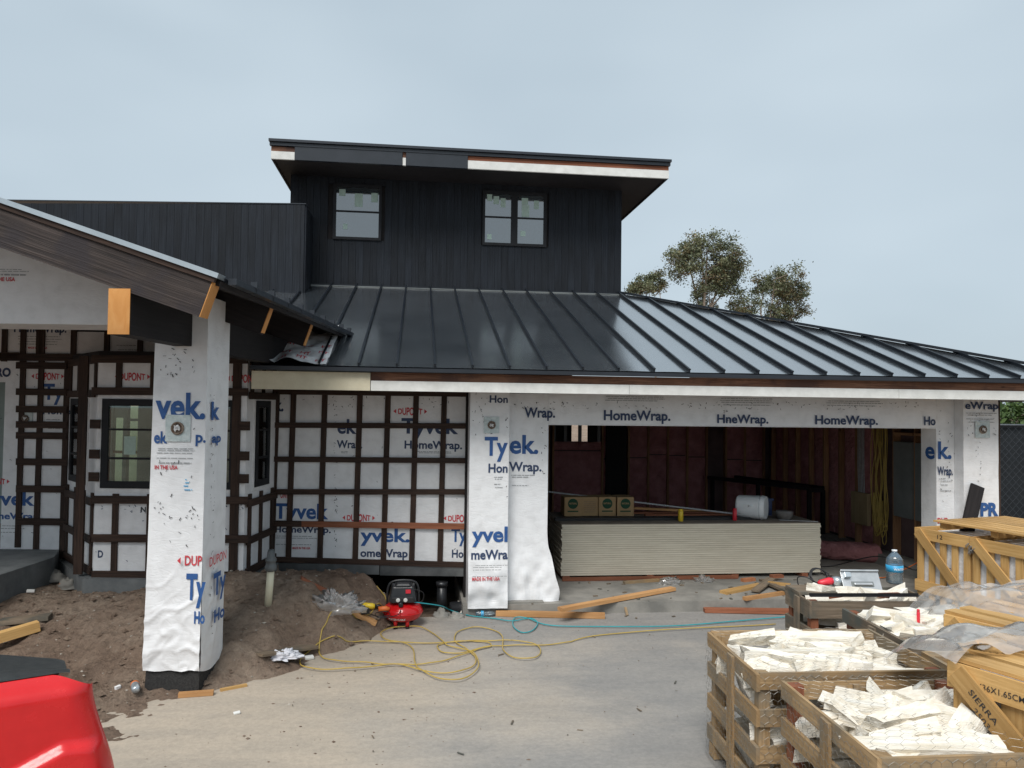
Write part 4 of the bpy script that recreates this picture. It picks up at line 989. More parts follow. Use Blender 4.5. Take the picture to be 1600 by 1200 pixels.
mb = MB(); mb.tube([(7.6, 11.97, 2.09), (16, 11.97, 2.09)], .02, 8); mb.build('top_rail', 'fence_wire', fn, smooth=True)

# ================================================================ DRYWALL STACK AND WHAT LIES ON IT
SX0, SX1, SY0, SY1 = 1.93, 5.585, 10.13, 11.35
ns = 23; th = .0295; z = .055
shm = None
for k in range(ns):
    mb = MB()
    x0 = R.uniform(-.010, .008); yy = R.uniform(-.003, .002)
    if shm is None:
        mb.box((0, 0, 0), (SX1-SX0, SY1-SY0, .0268))
        shm = mb.mesh('drywall_sheet', 'drywall_edge')
    o = bpy.data.objects.new('drywall_sheet', shm); COL.objects.link(o); o.location = (SX0+x0, SY0+yy, z+k*th)
    lab = 'grey gypsum board in the tall stack across the garage opening'
    if k == ns-1: lab = 'topmost gypsum board of the stack, carrying cartons and cooler'
    if k == 0: lab = 'lowest gypsum board of the stack, lying on wooden runners'
    tag(o, lab, 'drywall sheet', 'gypsum boards stacked in the garage')
ZT = z+ns*th
mb = MB(); mb.box((SX0+.004, SY0+.02, ZT-.003), (SX1-.004, SY1, ZT+.003)); tag(mb.build('paper_cover', 'drywall_face'), 'brown dusty paper face on top of the gypsum board stack', 'paper sheet')
ZT += .004
for x in (1.95, 3.1, 4.3, 5.3):
    solo(MB().box((x, SY0-.02, .0), (x+.09, SY1, .05)), 'wood_runner', 'red_wood', 'short wooden runner across the floor beneath the gypsum board stack', 'lumber', 'runners under the board stack')
solo(MB().box((1.93, SY0-.09, .004), (4.35, SY0-.03, .045)), 'wood_plank', 'red_wood', 'long reddish board on the floor along the foot of the gypsum stack', 'plank')
def carton(x, y, z, w_, h_, dp, label, logo=True):
    t = thing('carton', (x, y, z), label, 'box', 'cartons on the board stack')
    mb = MB(); mb.box((x, y, z), (x+w_, y+dp, z+h_)); mb.build('box_body', 'tan_carton', t)
    pl = Plane((0, y, 0), (1, 0, 0)); mb = MB()
    for c, d in (((x, y-.002, z+h_+.001), (x+w_/2-.002, y+dp, z+h_+.003)), ((x+w_/2+.002, y, z+h_+.001), (x+w_, y+dp, z+h_+.003))):
        m2 = MB(); m2.box(c, d); m2.build('flap', 'tan_carton', t)
    if logo:
        lg = MB(); lg.lathe([(w_*.30, 0), (w_*.30, .0015)], (x+w_/2, y, z+h_*.66), 22, (0, -1, 0)); lg.build('printed_mark', 'print_green', t)
        m3 = MB(); m3.box((x+w_*.18, y-.0015, z+h_*.22), (x+w_*.82, y, z+h_*.29)); m3.build('printed_band', 'print_green', t)
        tx = MB(); write('NATURAL', pl, x+w_*.27, x+w_*.73, z+h_*.63, h_*.09, mb=tx, uz=True, off=.003); tx.build('lettering', 'tan_carton', t)
    else:
        m3 = MB()
        for k in range(6): m3.box((x+w_*.15, y-.0015, z+h_*(.2+.11*k)), (x+w_*.85, y, z+h_*(.22+.11*k)))
        m3.build('printed_lines', 'rust_brown', t, kind='stuff')
bx = [onY(p, 800, 10.75).x for p in (882, 909, 936, 963, 990)]
carton(bx[0], 10.75, ZT+.02, bx[1]-bx[0]-.006, .265, .3, 'tan carton with round green mark, leftmost of the row on the gypsum stack')
carton(bx[1], 10.78, ZT+.02, bx[2]-bx[1]-.006, .262, .3, 'plain tan carton without a round mark, between two marked cartons', logo=False)
carton(bx[2], 10.76, ZT+.02, bx[3]-bx[2]-.006, .265, .3, 'tan carton with round green mark, just right of the plain carton')
carton(bx[3]+.01, 10.74, ZT+.02, bx[4]-bx[3]-.01, .265, .3, 'tan carton with round green mark, rightmost of the row on the gypsum stack')
solo(MB().box((1.9, 10.45, ZT), (4.9, 10.53, ZT+.035)), 'metal_stud', 'rubber_black', 'long black steel channel lying on the stack in front of the cartons', 'metal channel')
solo(MB().box((1.95, 10.62, ZT), (4.9, 10.66, ZT+.03)), 'metal_stud', 'rubber_black', 'long black steel channel lying hard against the cartons', 'metal channel')
mb = MB(); mb.beam((1.8, 11.1, ZT+.34), (4.75, 10.5, ZT+.05), .02, .02); solo(mb, 'metal_rod', 'ink_grey', 'thin rod slanting down from the cartons towards the cooler', 'rod')
for i, (a, b, c, m_) in enumerate((((3.1, 11.1, ZT+.02), (4.6, 10.95, ZT+.03), .1, 'red_wood'), ((3.15, 11.0, ZT+.10), (4.3, 11.2, ZT+.02), .09, 'fresh_wood'), ((3.3, 10.9, ZT+.01), (4.75, 10.85, ZT+.02), .08, 'red_wood'))):
    mb = MB(); mb.beam(a, b, c, .03); solo(mb, 'wood_offcut', m_, ('reddish lumber offcut lying at the back of the gypsum stack', 'paler lumber offcut leaning over the reddish offcuts on the stack', 'reddish lumber strip in front of the other offcuts on the stack')[i], 'lumber')
def can(c, r, h, m_, label, cap=None):
    t = thing('spray_can', c, label, 'can'); c = Vector(c)
    MB().lathe([(r*.9, 0), (r, .006), (r, h*.82), (r*.9, h*.86)], c, 16).build('can_body', m_, t, smooth=True)
    MB().lathe([(r*.9, h*.86), (r*.9, h*.97), (r*.7, h)], c, 16).build('cap', cap or m_, t, smooth=True)
can((onY(1063.5, 820, 10.35).x, 10.35, ZT), .035, .17, 'yellow_paint', 'yellow can standing on the gypsum board stack', 'yellow_paint')
can((onY(1148, 820, 10.4).x, 10.4, ZT), .03, .17, 'red_plastic', 'narrow red can standing on the stack next to the cooler', 'red_plastic')
c = onY(1185, 804, 10.45); t = thing('water_cooler', (c.x, c.y, ZT), 'white and blue drink cooler lying on its side on the stack', 'cooler')
def squircle(cx, cz, a, b, n=20, p=3.2): return [(cx+a*abs(cos(2*pi*k/n))**(2/p)*(1 if cos(2*pi*k/n) >= 0 else -1), cz+b*abs(sin(2*pi*k/n))**(2/p)*(1 if sin(2*pi*k/n) >= 0 else -1)) for k in range(n)]
def loft(mb, rings):
    o = len(mb.v); n = len(rings[0])
    for r_ in rings: mb.v += [Vector(q) for q in r_]
    for i in range(len(rings)-1):
        for k in range(n): mb.f.append([o+i*n+k, o+i*n+(k+1) % n, o+(i+1)*n+(k+1) % n, o+(i+1)*n+k]); mb.uv.append(None)
    mb.f.append([o+k for k in range(n)][::-1]); mb.uv.append(None); mb.f.append([o+(len(rings)-1)*n+k for k in range(n)]); mb.uv.append(None); return mb
ax = Vector((.80, -.60, 0)).normalized(); sx = Vector((.60, .80, 0)); C0 = Vector((c.x-.11, c.y+.12, ZT+.172))
def ring(d, s): return [C0+ax*d+sx*u_+Vector((0, 0, v_)) for u_, v_ in squircle(0, 0, .165*s, .165*s, 28, 2.7)]
loft(MB(), [ring(-.14, .82), ring(-.12, .94), ring(.18, 1.0), ring(.20, .9)]).build('cooler_body', 'cooler_white', t, smooth=False)
C1 = C0+ax*.2+Vector((0, 0, 0)); loft(MB(), [[C0+ax*(.20)+sx*u_+Vector((0, 0, v_)) for u_, v_ in squircle(0, 0, .172, .172, 28, 2.4)], [C0+ax*(.26)+sx*u_+Vector((0, 0, v_)) for u_, v_ in squircle(0, 0, .16, .16, 28, 2.4)]]).build('lid', 'cooler_white', t)
mb = MB(); mb.hexa([C0+ax*a+sx*(.168+o)+Vector((0, 0, zz)) for zz in (-.12, .12) for a, o in ((-.02, 0), (.25, 0), (.25, .03), (-.02, .03))]); mb.build('side_panel', 'blue_plastic', t)
mb = MB(); mb.tube([C0+ax*.05+sx*(-.15)+Vector((0, 0, .03)), C0+ax*.07-sx*.19+Vector((0, 0, .03)), C0+ax*.11-sx*.15+Vector((0, 0, .03))], .012, 6); mb.build('spigot', 'cooler_white', t)
mb = MB(); mb.box((5.02, 10.85, ZT), (5.22, 11.05, ZT+.22)); mb.box((5.0, 10.83, ZT+.22), (5.24, 11.07, ZT+.25)); solo(mb, 'plastic_bin', 'navy_plastic', 'dark blue plastic bin behind the cooler on the stack', 'bin')
c = onY(1226, 812, 10.5); t = thing('clear_tub', (c.x, 10.5, ZT), 'clear plastic tub of brown scraps at the right end of the stack', 'tub')
MB().lathe([(.10, 0), (.12, .10), (.115, .12)], (c.x, 10.5, ZT), 18).build('tub_body', 'bag_film', t, smooth=True)
MB().lathe([(.095, .005), (.112, .08), (.06, .10)], (c.x, 10.5, ZT), 14).build('contents', 'rust_brown', t)
mb = MB(); mb.beam((c.x-.15, 10.35, ZT+.01), (c.x+.32, 10.16, ZT+.012), .012, .008); solo(mb, 'metal_rod', 'ink_grey', 'short thin rod lying in front of the clear tub on the stack', 'rod')
# inside the garage, right of the stack
mb = MB()
def ib(u, v): a = 2*pi*v; p = Vector((u*4, cos(a), sin(a))); r_ = .15+.03*noise.noise(p*1.3); return Vector((6.0+.95*u, 11.5-.5*u+cos(a)*r_*1.2, .14+sin(a)*r_*.95))
mb.grid(ib, 16, 16); solo(mb, 'insulation_roll', 'pink_batt', 'loose pink insulation roll on the garage floor right of the gypsum stack', 'insulation', smooth=True)
solo(MB().box((6.15, 12.2, .0), (6.6, 12.5, .42)), 'grey_block', 'panel_grey', 'grey block standing behind the pink insulation roll', 'block')
def fr(l, d, z): return (l, d, z)
t = thing('bench_frame', (6.3, 13.6, 0), 'dark open bench frame along the right garage wall', 'bench')
for a, b in (((5.7, 14.6, .95), (6.75, 12.6, .95)), ((6.3, 14.7, .95), (7.0, 12.6, .95)), ((6.75, 12.6, .92), (7.0, 12.6, .92))): MB().beam(a, b, .05, .07).build('rail', 'black_wood', t)
for p in ((5.75, 14.5), (6.75, 12.62), (7.0, 12.62), (6.25, 13.55)): MB().box((p[0]-.03, p[1]-.03, 0), (p[0]+.03, p[1]+.03, .92)).build('leg', 'black_wood', t)
mb = MB(); mb.tube(crom([(6.95, 9.9, .95), (6.9, 9.8, .4), (6.75, 9.75, .15), (6.5, 10.2, .25), (6.1, 10.7, .02), (5.7, 10.6, .02), (5.65, 10.2, .02), (5.75, 9.9, .02)], 8), .009, 6); solo(mb, 'black_cable', 'rubber_black', 'black cable running down the garage wall and over the floor', 'cable', smooth=True)
mb = MB(); mb.tube(crom([(7.0, 9.6, .6), (6.8, 9.7, .3), (6.55, 10.0, .03), (6.3, 9.9, .02), (6.1, 10.1, .02)], 8), .007, 6); solo(mb, 'orange_cord', 'orange_plastic', 'thin orange cord hanging from the wall beside the yellow crate', 'cord', smooth=True)

# ================================================================ CRATES OF STONE
WT = {}
def stone_mesh(i, thin=False):
    k = (i, thin)
    if k in WT: return WT[k]
    rr = random.Random(100+i+(50 if thin else 0)); mb = MB(); nx_, ny_, nz_ = (6, 2, 2) if not thin else (8, 3, 1)
    tap0, tap1 = rr.uniform(.35, 1), rr.uniform(.35, 1); sk = rr.uniform(-1.4, 1.4); lay = rr.random() < .5
    idx = {}
    def V(a, b, c):
        if (a, b, c) not in idx:
            u_, v_, w_ = a/nx_-.5, b/ny_-.5, c/nz_-.5; tp = tap0+(tap1-tap0)*(u_+.5)
            rag = (rr.uniform(-.03, .03) if abs(v_) == .5 or abs(w_) == .5 else 0)
            p = Vector((u_+(sk*.14*v_ if abs(u_) == .5 else 0)+rr.uniform(-.015, .015), v_*tp+rag*1.2, w_+rag+(.16 if lay and w_ > 0 else 0)*(1 if v_ > 0 else -1)+rr.uniform(-.025, .025)))
            idx[(a, b, c)] = len(mb.v); mb.v.append(p)
        return idx[(a, b, c)]
    def Q(*q): mb.f.append([V(*a) for a in q]); mb.uv.append(None)
    for a in range(nx_):
        for b in range(ny_):
            Q((a, b, 0), (a, b+1, 0), (a+1, b+1, 0), (a+1, b, 0)); Q((a, b, nz_), (a+1, b, nz_), (a+1, b+1, nz_), (a, b+1, nz_))
        for c_ in range(nz_):
            Q((a, 0, c_), (a+1, 0, c_), (a+1, 0, c_+1), (a, 0, c_+1)); Q((a, ny_, c_), (a, ny_, c_+1), (a+1, ny_, c_+1), (a+1, ny_, c_))
    for b in range(ny_):
        for c_ in range(nz_):
            Q((0, b, c_), (0, b, c_+1), (0, b+1, c_+1), (0, b+1, c_)); Q((nx_, b, c_), (nx_, b+1, c_), (nx_, b+1, c_+1), (nx_, b, c_+1))
    WT[k] = mb.mesh('limestone_piece', 'limestone'); return WT[k]
def stone(M, p, size, rot, label, group):
    i = R.randrange(9); o = bpy.data.objects.new('limestone_piece', stone_mesh(i)); COL.objects.link(o)
    from mathutils import Euler
    o.matrix_world = M @ Matrix.Translation(Vector(p)) @ Euler(rot).to_matrix().to_4x4() @ Matrix.Diagonal(Vector(size)).to_4x4()
    return tag(o, label, 'stone', group)
def hexwire(mb, fn, U, V_, cell=.052, r=.0011):
    dx = cell; dy = cell*.86; seen = set()
    for j in range(int(V_/dy)+1):
        for i in range(int(U/dx)+1):
            cx = (i+(.5 if j % 2 else 0))*dx; cy = j*dy
            pts = [(cx, cy+dy*.33*1.0+dy*.25), (cx+dx/2, cy+dy*.2), (cx+dx/2, cy-dy*.2), ]
            for a, b in ((0, 1), (1, 2)):
                p, q_ = pts[a], pts[b]
                if max(p[0], q_[0]) > U or max(p[1], q_[1]) > V_ or min(p[1], q_[1]) < 0: continue
                mb.tube([fn(*p), fn(*q_)], r, 3, caps=False)
            p, q_ = pts[0], (cx-dx/2, cy+dy*.2)
            if q_[0] >= 0 and p[0] <= U and p[1] <= V_: mb.tube([fn(*p), fn(*q_)], r, 3, caps=False)
def crate(loc, rot, W_, D_, H_, label, woodm='pallet_wood', rows=4, slat=.10, wire=False, fill=.8, sname='', nst=60, nf=4, group='low slatted crates of stone', cover=False):
    t = thing('stone_crate', loc, label, 'crate', group, rot); M = Matrix.Translation(Vector(loc)) @ Matrix.Rotation(rot, 4, 'Z')
    def lb(a, b, nm, m_=None, tilt=0):
        mb = MB(); mb.box(a, b)
        mb.v = [M @ (v+Vector((R.uniform(-.002, .002),)*3)) for v in mb.v]; return mb.build(nm, m_ or woodm, t, bevel=0)
    th_ = .022; zs = [H_-slat-(H_-slat-.10)*k/(rows-1) for k in range(rows)]
    for z_ in zs:
        j = [R.uniform(-.006, .006) for _ in range(4)]
        lb((0, -th_, z_+j[0]), (W_, 0, z_+slat+j[0]), 'slat'); lb((0, D_, z_+j[1]), (W_, D_+th_, z_+slat+j[1]), 'slat')
        lb((-th_, -th_-.001, z_+j[2]), (0, D_+th_, z_+slat+j[2]), 'slat'); lb((W_, -th_-.001, z_+j[3]), (W_+th_, D_+th_, z_+slat+j[3]), 'slat')
    for x in (0.002, W_-.072):
        for y in (0.002, D_-.072): lb((x, y, 0), (x+.07, y+.07, H_-.004), 'corner_post', 'red_wood' if R.random() < .35 else woodm)
    for y in (D_*.45,): lb((-th_-.021, y-.045, .03), (-th_-.002, y+.045, H_-.01), 'batten'); lb((W_+th_+.002, y-.045, .03), (W_+th_+.021, y+.045, H_-.01), 'batten')
    lb((W_*.45-.04, .001, .02), (W_*.45+.04, .022, H_-.02), 'batten'); lb((W_*.45-.04, D_-.022, .02), (W_*.45+.04, D_-.001, H_-.02), 'batten')
    for y in (.02, D_/2-.04, D_-.12): lb((-.02, y, -.0), (W_+.02, y+.1, .09), 'skid')
    lb((.02, .02, .092), (W_-.02, D_-.02, .11), 'deck_board')
    gname = 'limestone pieces in the '+sname; lab = 'rough white limestone piece wedged behind the slats of the '+sname
    z_ = .13; n = 0
    while z_ < H_*fill-.05:          # upright and flat slabs packed against the slats
        for k in range(nf):
            L = R.uniform(.32, .55)
            x = min(max(R.uniform(.15, W_-.15), L*.5+.02), W_-L*.5-.02)
            stone(M, (x, R.choice((.10, .18, D_/2, D_-.18, D_-.1)), z_+R.uniform(-.02, .03)), (L, R.uniform(.12, .2), R.uniform(.07, .12)), (R.uniform(-.25, .25), R.uniform(-.2, .2), R.uniform(-.15, .15)), lab, gname)
            y = min(max(R.uniform(.15, D_-.15), .2), D_-.2)
            if k % 3 == 1: stone(M, (R.choice((.09, .16, W_-.1)), y, z_+R.uniform(-.02, .03)), (R.uniform(.2, .36), .14, R.uniform(.07, .12)), (R.uniform(-.25, .25), R.uniform(-.2, .2), pi/2+R.uniform(-.15, .15)), lab, gname)
        z_ += .125
    for k in range(nst):             # heap on top
        L = R.uniform(.2, .46) if k % 2 else R.uniform(.42, .68); x = R.uniform(L*.35, W_-L*.35); y = R.uniform(.09, D_-.09)
        a = R.gauss(.1, .45) if R.random() < .7 else R.uniform(0, pi)
        if abs(sin(a))*L > D_-.15: a *= .4
        hx = L/2*abs(cos(a))+.05*abs(sin(a))+.015; hy = L/2*abs(sin(a))+.05*abs(cos(a))+.015; x = min(max(x, hx), W_-hx); y = min(max(y, hy), D_-hy)
        hgt = H_*fill+.05*sin(pi*x/W_)+R.uniform(-.05, .06); steep = R.uniform(-.9, .9) if (L < .36 and R.random() < .5) else R.uniform(-.22, .22)
        stone(M, (x, y, hgt), (L, R.uniform(.08, .15), R.uniform(.055, .10)), (R.uniform(-.7, .7), steep, a), ('long' if L > .42 else 'small' if L < .24 else 'mid-sized')+(' tilted' if abs(steep) > .35 else ' flat')+' white stone at the '+('back' if y > D_*.66 else 'front' if y < D_*.33 else 'middle')+' '+('left' if x < W_*.33 else 'right' if x > W_*.66 else 'centre')+' of the '+sname, gname)
    if wire:
        mb = MB(); f = lambda u_, v_: M @ Vector((u_, -.03+.012*noise.noise(Vector((u_*5, v_*5, 1))), v_)); hexwire(mb, f, W_, H_)
        f = lambda u_, v_: M @ Vector((-.05+.015*noise.noise(Vector((u_*5, v_*5, 4))), u_-.02, v_)); hexwire(mb, f, D_, H_)
        f = lambda u_, v_: M @ Vector((u_, v_, H_+.02+.03*noise.noise(Vector((u_*4, v_*4, 2))))); hexwire(mb, f, W_, D_, .075, .0008)
        mb.build('wire_mesh', 'wire_metal', t, kind='stuff')
    return t, M
CA = crate((2.055, 4.44, GZ), radians(-2.5), 1.16, .84, .84, 'low slatted crate of white stones under wire mesh, at the left front of the crates', wire=True, sname='left front wire-covered crate', nst=44, fill=.88)
CB = crate((2.12, 3.33, GZ), radians(-2), .98, .96, .84, 'stained slatted crate of white stones nearest the viewer, beside the stencilled crate', wire=True, sname='stained crate nearest the viewer', nst=42, fill=.86)
CCc = crate((3.36, 4.98, GZ), radians(-3), .95, .80, .84, 'low brown crate of small white stones behind the left front crate', sname='brown crate behind them', nst=52, woodm='old_wood', fill=.89, nf=2)
CD = crate((3.47, 6.46, GZ), radians(-4), 1.10, .48, .74, 'weathered grey crate of white stones with a saw and water bottle on it', sname='grey crate with the saw', nst=22, woodm='old_wood', rows=3, slat=.15, fill=.86, nf=2)
CG = crate((3.38, 4.15, GZ), radians(-4), .8, .70, .80, 'low crate of white stones half hidden behind the stencilled crate', sname='half hidden crate', nst=16, nf=2)
M = CD[1]; P0 = M @ Vector((0, .33, .745)); 
mb = MB(); mb.hexa([M @ Vector(v) for v in ((-.02, .2, .742), (.34, .2, .742), (.34, .5, .742), (-.02, .5, .742), (-.02, .2, .765), (.34, .2, .765), (.34, .5, .765), (-.02, .5, .765))]); solo(mb, 'wood_board', 'old_wood', 'grey weathered board across the left end of the crate with the saw', 'board')
mb = MB(); a = M @ Vector((-.02, -.03, .785)); b = M @ Vector((.97, -.03, .785)); mb.beam(a, b, .03, .004); mb.beam(a+Vector((0, .014, .012)), b+Vector((0, .014, .012)), .004, .026); solo(mb, 'angle_iron', 'rubber_black', 'long dark steel angle lying on the front edge of the grey crate', 'steel angle')
mb = MB(); mb.beam(M @ Vector((.2, .1, .75)), M @ Vector((.9, .16, .755)), .05, .03); solo(mb, 'wood_strip', 'red_wood', 'reddish wood strip lying behind the dark steel angle', 'lumber')
# power saw
c = M @ Vector((.50, .40, .815)); t = thing('circular_saw', c, 'grey metal circular saw with red handle lying on the grey crate', 'saw')
Ms = Matrix.Translation(c) @ Matrix.Rotation(radians(-6), 4, 'Z') @ Matrix.Rotation(radians(58), 4, 'X')
def sb(a, b, nm, m_, bev=.004): mb = MB(); mb.box(a, b); mb.v = [Ms @ v for v in mb.v]; return mb.build(nm, m_, t, bevel=bev)
sb((-.02, -.09, 0), (.34, .10, .008), 'base_plate', 'alu', .002); sb((-.02, .095, .008), (.34, .11, .03), 'fence_lip', 'alu', .002)
sb((.06, -.05, .008), (.27, .0, .014), 'slot_plate', 'panel_grey'); sb((.08, -.04, .014), (.25, -.018, .035), 'blade_guard', 'alu'); sb((.0, .03, .008), (.06, .08, .05), 'bracket', 'galv')
mb = MB(); mb.tube([Ms @ Vector((-.0, .02, -.04)), Ms @ Vector((-.09, .02, -.04))], .045, 12); mb.build('motor', 'galv', t, smooth=True)
mb = MB(); mb.tube([Ms @ Vector((-.09, .02, -.04)), Ms @ Vector((-.12, .02, -.04)), Ms @ Vector((-.21, .0, -.04)), Ms @ Vector((-.235, -.005, -.04))], [.03, .036, .03, .016], 12); mb.build('handle', 'red_plastic', t, smooth=True)
c0_ = Ms @ Vector((-.235, -.005, -.04)); mb = MB(); pts = [c0_, c0_+Vector((-.09, .05, .05)), c0_+Vector((-.14, .12, .03)), c0_+Vector((-.1, .1, -.06))]
for k in range(26): a = k*.75; pts.append(c0_+Vector((.08+.085*cos(a), .10+.05*sin(a)+.002*k, -.05+.085+.07*sin(a))))
mb.tube(crom(pts, 4), .0055, 6); mb.build('cord', 'rubber_black', t, smooth=True)
# gallon water bottle
def bottle(c, label, sc=1.0):
    t = thing('water_bottle', c, label, 'bottle'); r_ = .076*sc
    prof = [(r_*.85, 0), (r_, .012)]
    for k in range(7): prof += [(r_, .02+.012*k), (r_*.965, .026+.012*k)]
    prof += [(r_, .11), (r_, .19)]
    for k in range(3): prof += [(r_*.97, .196+.012*k), (r_, .202+.012*k)]
    prof += [(r_*.8, .25), (r_*.4, .285), (r_*.26, .292), (r_*.26, .30)]
    MB().lathe([(a, h*sc) for a, h in prof], c, 22).build('bottle_body', 'bottle_film', t, smooth=True)
    MB().lathe([(r_*1.01, .112*sc), (r_*1.01, .175*sc)], c, 22).build('label_band', 'label_blue', t, smooth=True)
    pl = Plane(Vector(c)+Vector((-.04, -r_*1.04, 0)), (1, 0, 0)); tx = MB(); V, F = glyphs('WATER', .02)
    tx.add([Vector(c)+Vector((sin((v.x-1.6)*.42)*r_*1.03, -cos((v.x-1.6)*.42)*r_*1.03, (.132+v.y*.03)*sc)) for v in V], F); tx.build('lettering', 'white_ink', t)
    MB().lathe([(r_*.32, .298*sc), (r_*.32, .315*sc)], c, 14).build('cap', 'cooler_white', t, smooth=True)
bottle(tuple(M @ Vector((1.02, .46, .79))), 'large clear water bottle with blue label standing on the grey crate')
# tall upright crates (planed yellow wood)
def tall(loc, rot, L, D_, H_, label, sten=(), slats=6, lid=True, brace_up=False, group='tall yellow wood crates', lidm='yellow_wood'):
    """closed crate whose braced side face runs along local x at y=0 facing -y"""
    t = thing('tall_crate', loc, label, 'crate', group, rot); M = Matrix.Translation(Vector(loc)) @ Matrix.Rotation(rot, 4, 'Z')
    def lb(a, b, nm, m_='yellow_wood'):
        mb = MB(); mb.box(a, b); mb.v = [M @ (v+Vector((R.uniform(-.002, .002), R.uniform(-.002, .002), R.uniform(-.003, .003)))) for v in mb.v]; return mb.build(nm, m_, t)
    lb((.04, .04, .08), (L-.04, D_-.04, H_-.05), 'wrapped_load', 'foam_white')
    sw = L/slats*.55; par = []
    for k in range(slats):
        x = (L-sw)*k/(slats-1); lb((x, .002, .02), (x+sw, .024, H_-.012), 'slat'); lb((x, D_-.024, .02), (x+sw, D_-.002, H_-.012), 'slat')
    for k in range(4):
        y = (D_-.1)*k/3; lb((-.002, y, .02), (.02, y+.1, H_-.014), 'slat'); lb((L-.02, y, .02), (L+.002, y+.1, H_-.014), 'slat')
    bh = .13
    r1 = lb((-.02, -.022, H_-bh), (L+.02, 0, H_), 'rail'); lb((-.02, -.022, .14), (L+.02, 0, .14+bh), 'rail'); lb((-.024, -.02, H_-bh), (-.004, D_, H_-.002), 'rail'); lb((-.024, -.02, .14), (-.004, D_, .14+bh), 'rail')
    lb((-.02, D_, H_-bh), (L+.02, D_+.022, H_), 'rail'); lb((L+.004, 0, H_-bh), (L+.024, D_, H_-.002), 'rail')
    mb = MB(); a, b = Vector((.03, -.034, H_-.04)), Vector((L-.03, -.034, .18))
    mb.beam(a, b, .022, .115, up=(0, 0, 1)); mb.v = [M @ v for v in mb.v]; br_ = mb.build('brace', 'yellow_wood', t)
    if lid:
        n = int(D_/.16)
        for k in range(n): lb((-.03, k*D_/n, H_+.003), (L+.03, k*D_/n+D_/n*.72, H_+.022), 'lid_board', lidm)
    u = M.to_3x3() @ Vector((1, 0, 0)); o = M @ Vector((0, 0, 0)); pl = Plane(o, u)
    for (txt, x0, x1, zb, cap, off, par_, ang) in sten:
        V, F = glyphs(txt, .004); xa, xb = min(v.x for v in V), max(v.x for v in V); mb = MB(); vs = []
        for v in V:
            xx, zz = (v.x-xa)/(xb-xa)*(x1-x0), v.y/.7*cap; vs.append(pl.P(x0+xx*cos(ang)-zz*sin(ang), zb+xx*sin(ang)+zz*cos(ang)+loc[2], off))
        mb.add(vs, F); mb.build('stencil_lettering', 'ink_black', {'rail': r1, 'brace': br_, 't': t}[par_])
    return t, M
# back right pair: side faces run from far left to near right
ang = math.atan2(7.50-8.86, 6.44-6.10)
tall((6.11, 8.80, -.02), ang, .70, 1.15, .90, 'yellow slatted crate with diagonal brace, standing at the garage corner pier', slats=5, lid=False, sten=(('12', .30, .37, .81, .05, .024, 'rail', 0), ('12', .44, .49, .45, .05, .026, 't', 0)))
tall((6.285, 8.08, -.02), ang, .75, 1.15, .90, 'yellow slatted crate with diagonal brace, nearer of the pair by the garage pier', slats=5, lid=False)
t = thing('pallet_lid', (6.9, 8.2, .90), 'pile of long yellow boards lying across the two slatted crates', 'pallet'); 
u = Vector((cos(ang), sin(ang), 0)); v_ = Vector((-u.y, u.x, 0)); 
for k in range(9):
    o = Vector((6.24, 8.62, .885+.10))+v_*(.02+.14*k); MB().beam(o+u*(-.02), o+u*1.45, .115, .02).build('board', 'yellow_wood', t)
for k in (0, 1, 2):
    o = Vector((6.26, 8.60, .885+.05))+u*(.05+.65*k); MB().beam(o, o+v_*1.2, .09, .07).build('bearer', 'yellow_wood', t)
mb = MB()
for k in range(9):
    a = Vector((6.275, 8.06, .72))+Vector((R.uniform(-.03, .03), R.uniform(-.05, .05), R.uniform(-.06, .06))); mb.tube(crom([a, a+Vector((-.03, -.02, .03)), a+Vector((-.02, .03, -.02)), a+Vector((0, .04, .03))], 4), .008, 5)
solo(mb, 'plastic_knot', 'bag_film', 'knotted scrap of clear film tied between the two yellow crates', 'plastic film', smooth=True)
# right front crate with stencils
angF = math.atan2(3.35-3.72, 2.90-2.75)
F_, MF = tall((2.80, 3.74, GZ), angF, 1.05, 1.1, 1.12, 'tall yellow crate with black stencilled lettering, nearest on the right', slats=5, lid=True,
    sten=(('3X36X1.65CM', .11, .36, 1.026, .030, .026, 'rail', 0), ('T3', .44, .50, 1.022, .045, .026, 'rail', 0), ('517', .015, .10, .82, .038, .027, 't', 0), ('85L', .015, .10, .72, .038, .027, 't', 0),
          ('SIERRA', .10, .28, 1.0, .030, .048, 'brace', -.74), ('2503', .12, .22, .915, .028, .048, 'brace', -.74), ('85L', .62, .76, .50, .034, .048, 'brace', -.74), ('517', .72, .84, .46, .032, .048, 'brace', -.74)))
tall((3.72, 5.02, GZ), angF, .95, 1.1, 1.00, 'yellow crate with loose lid boards partly under clear film, behind the stencilled crate', slats=5, lid=True)
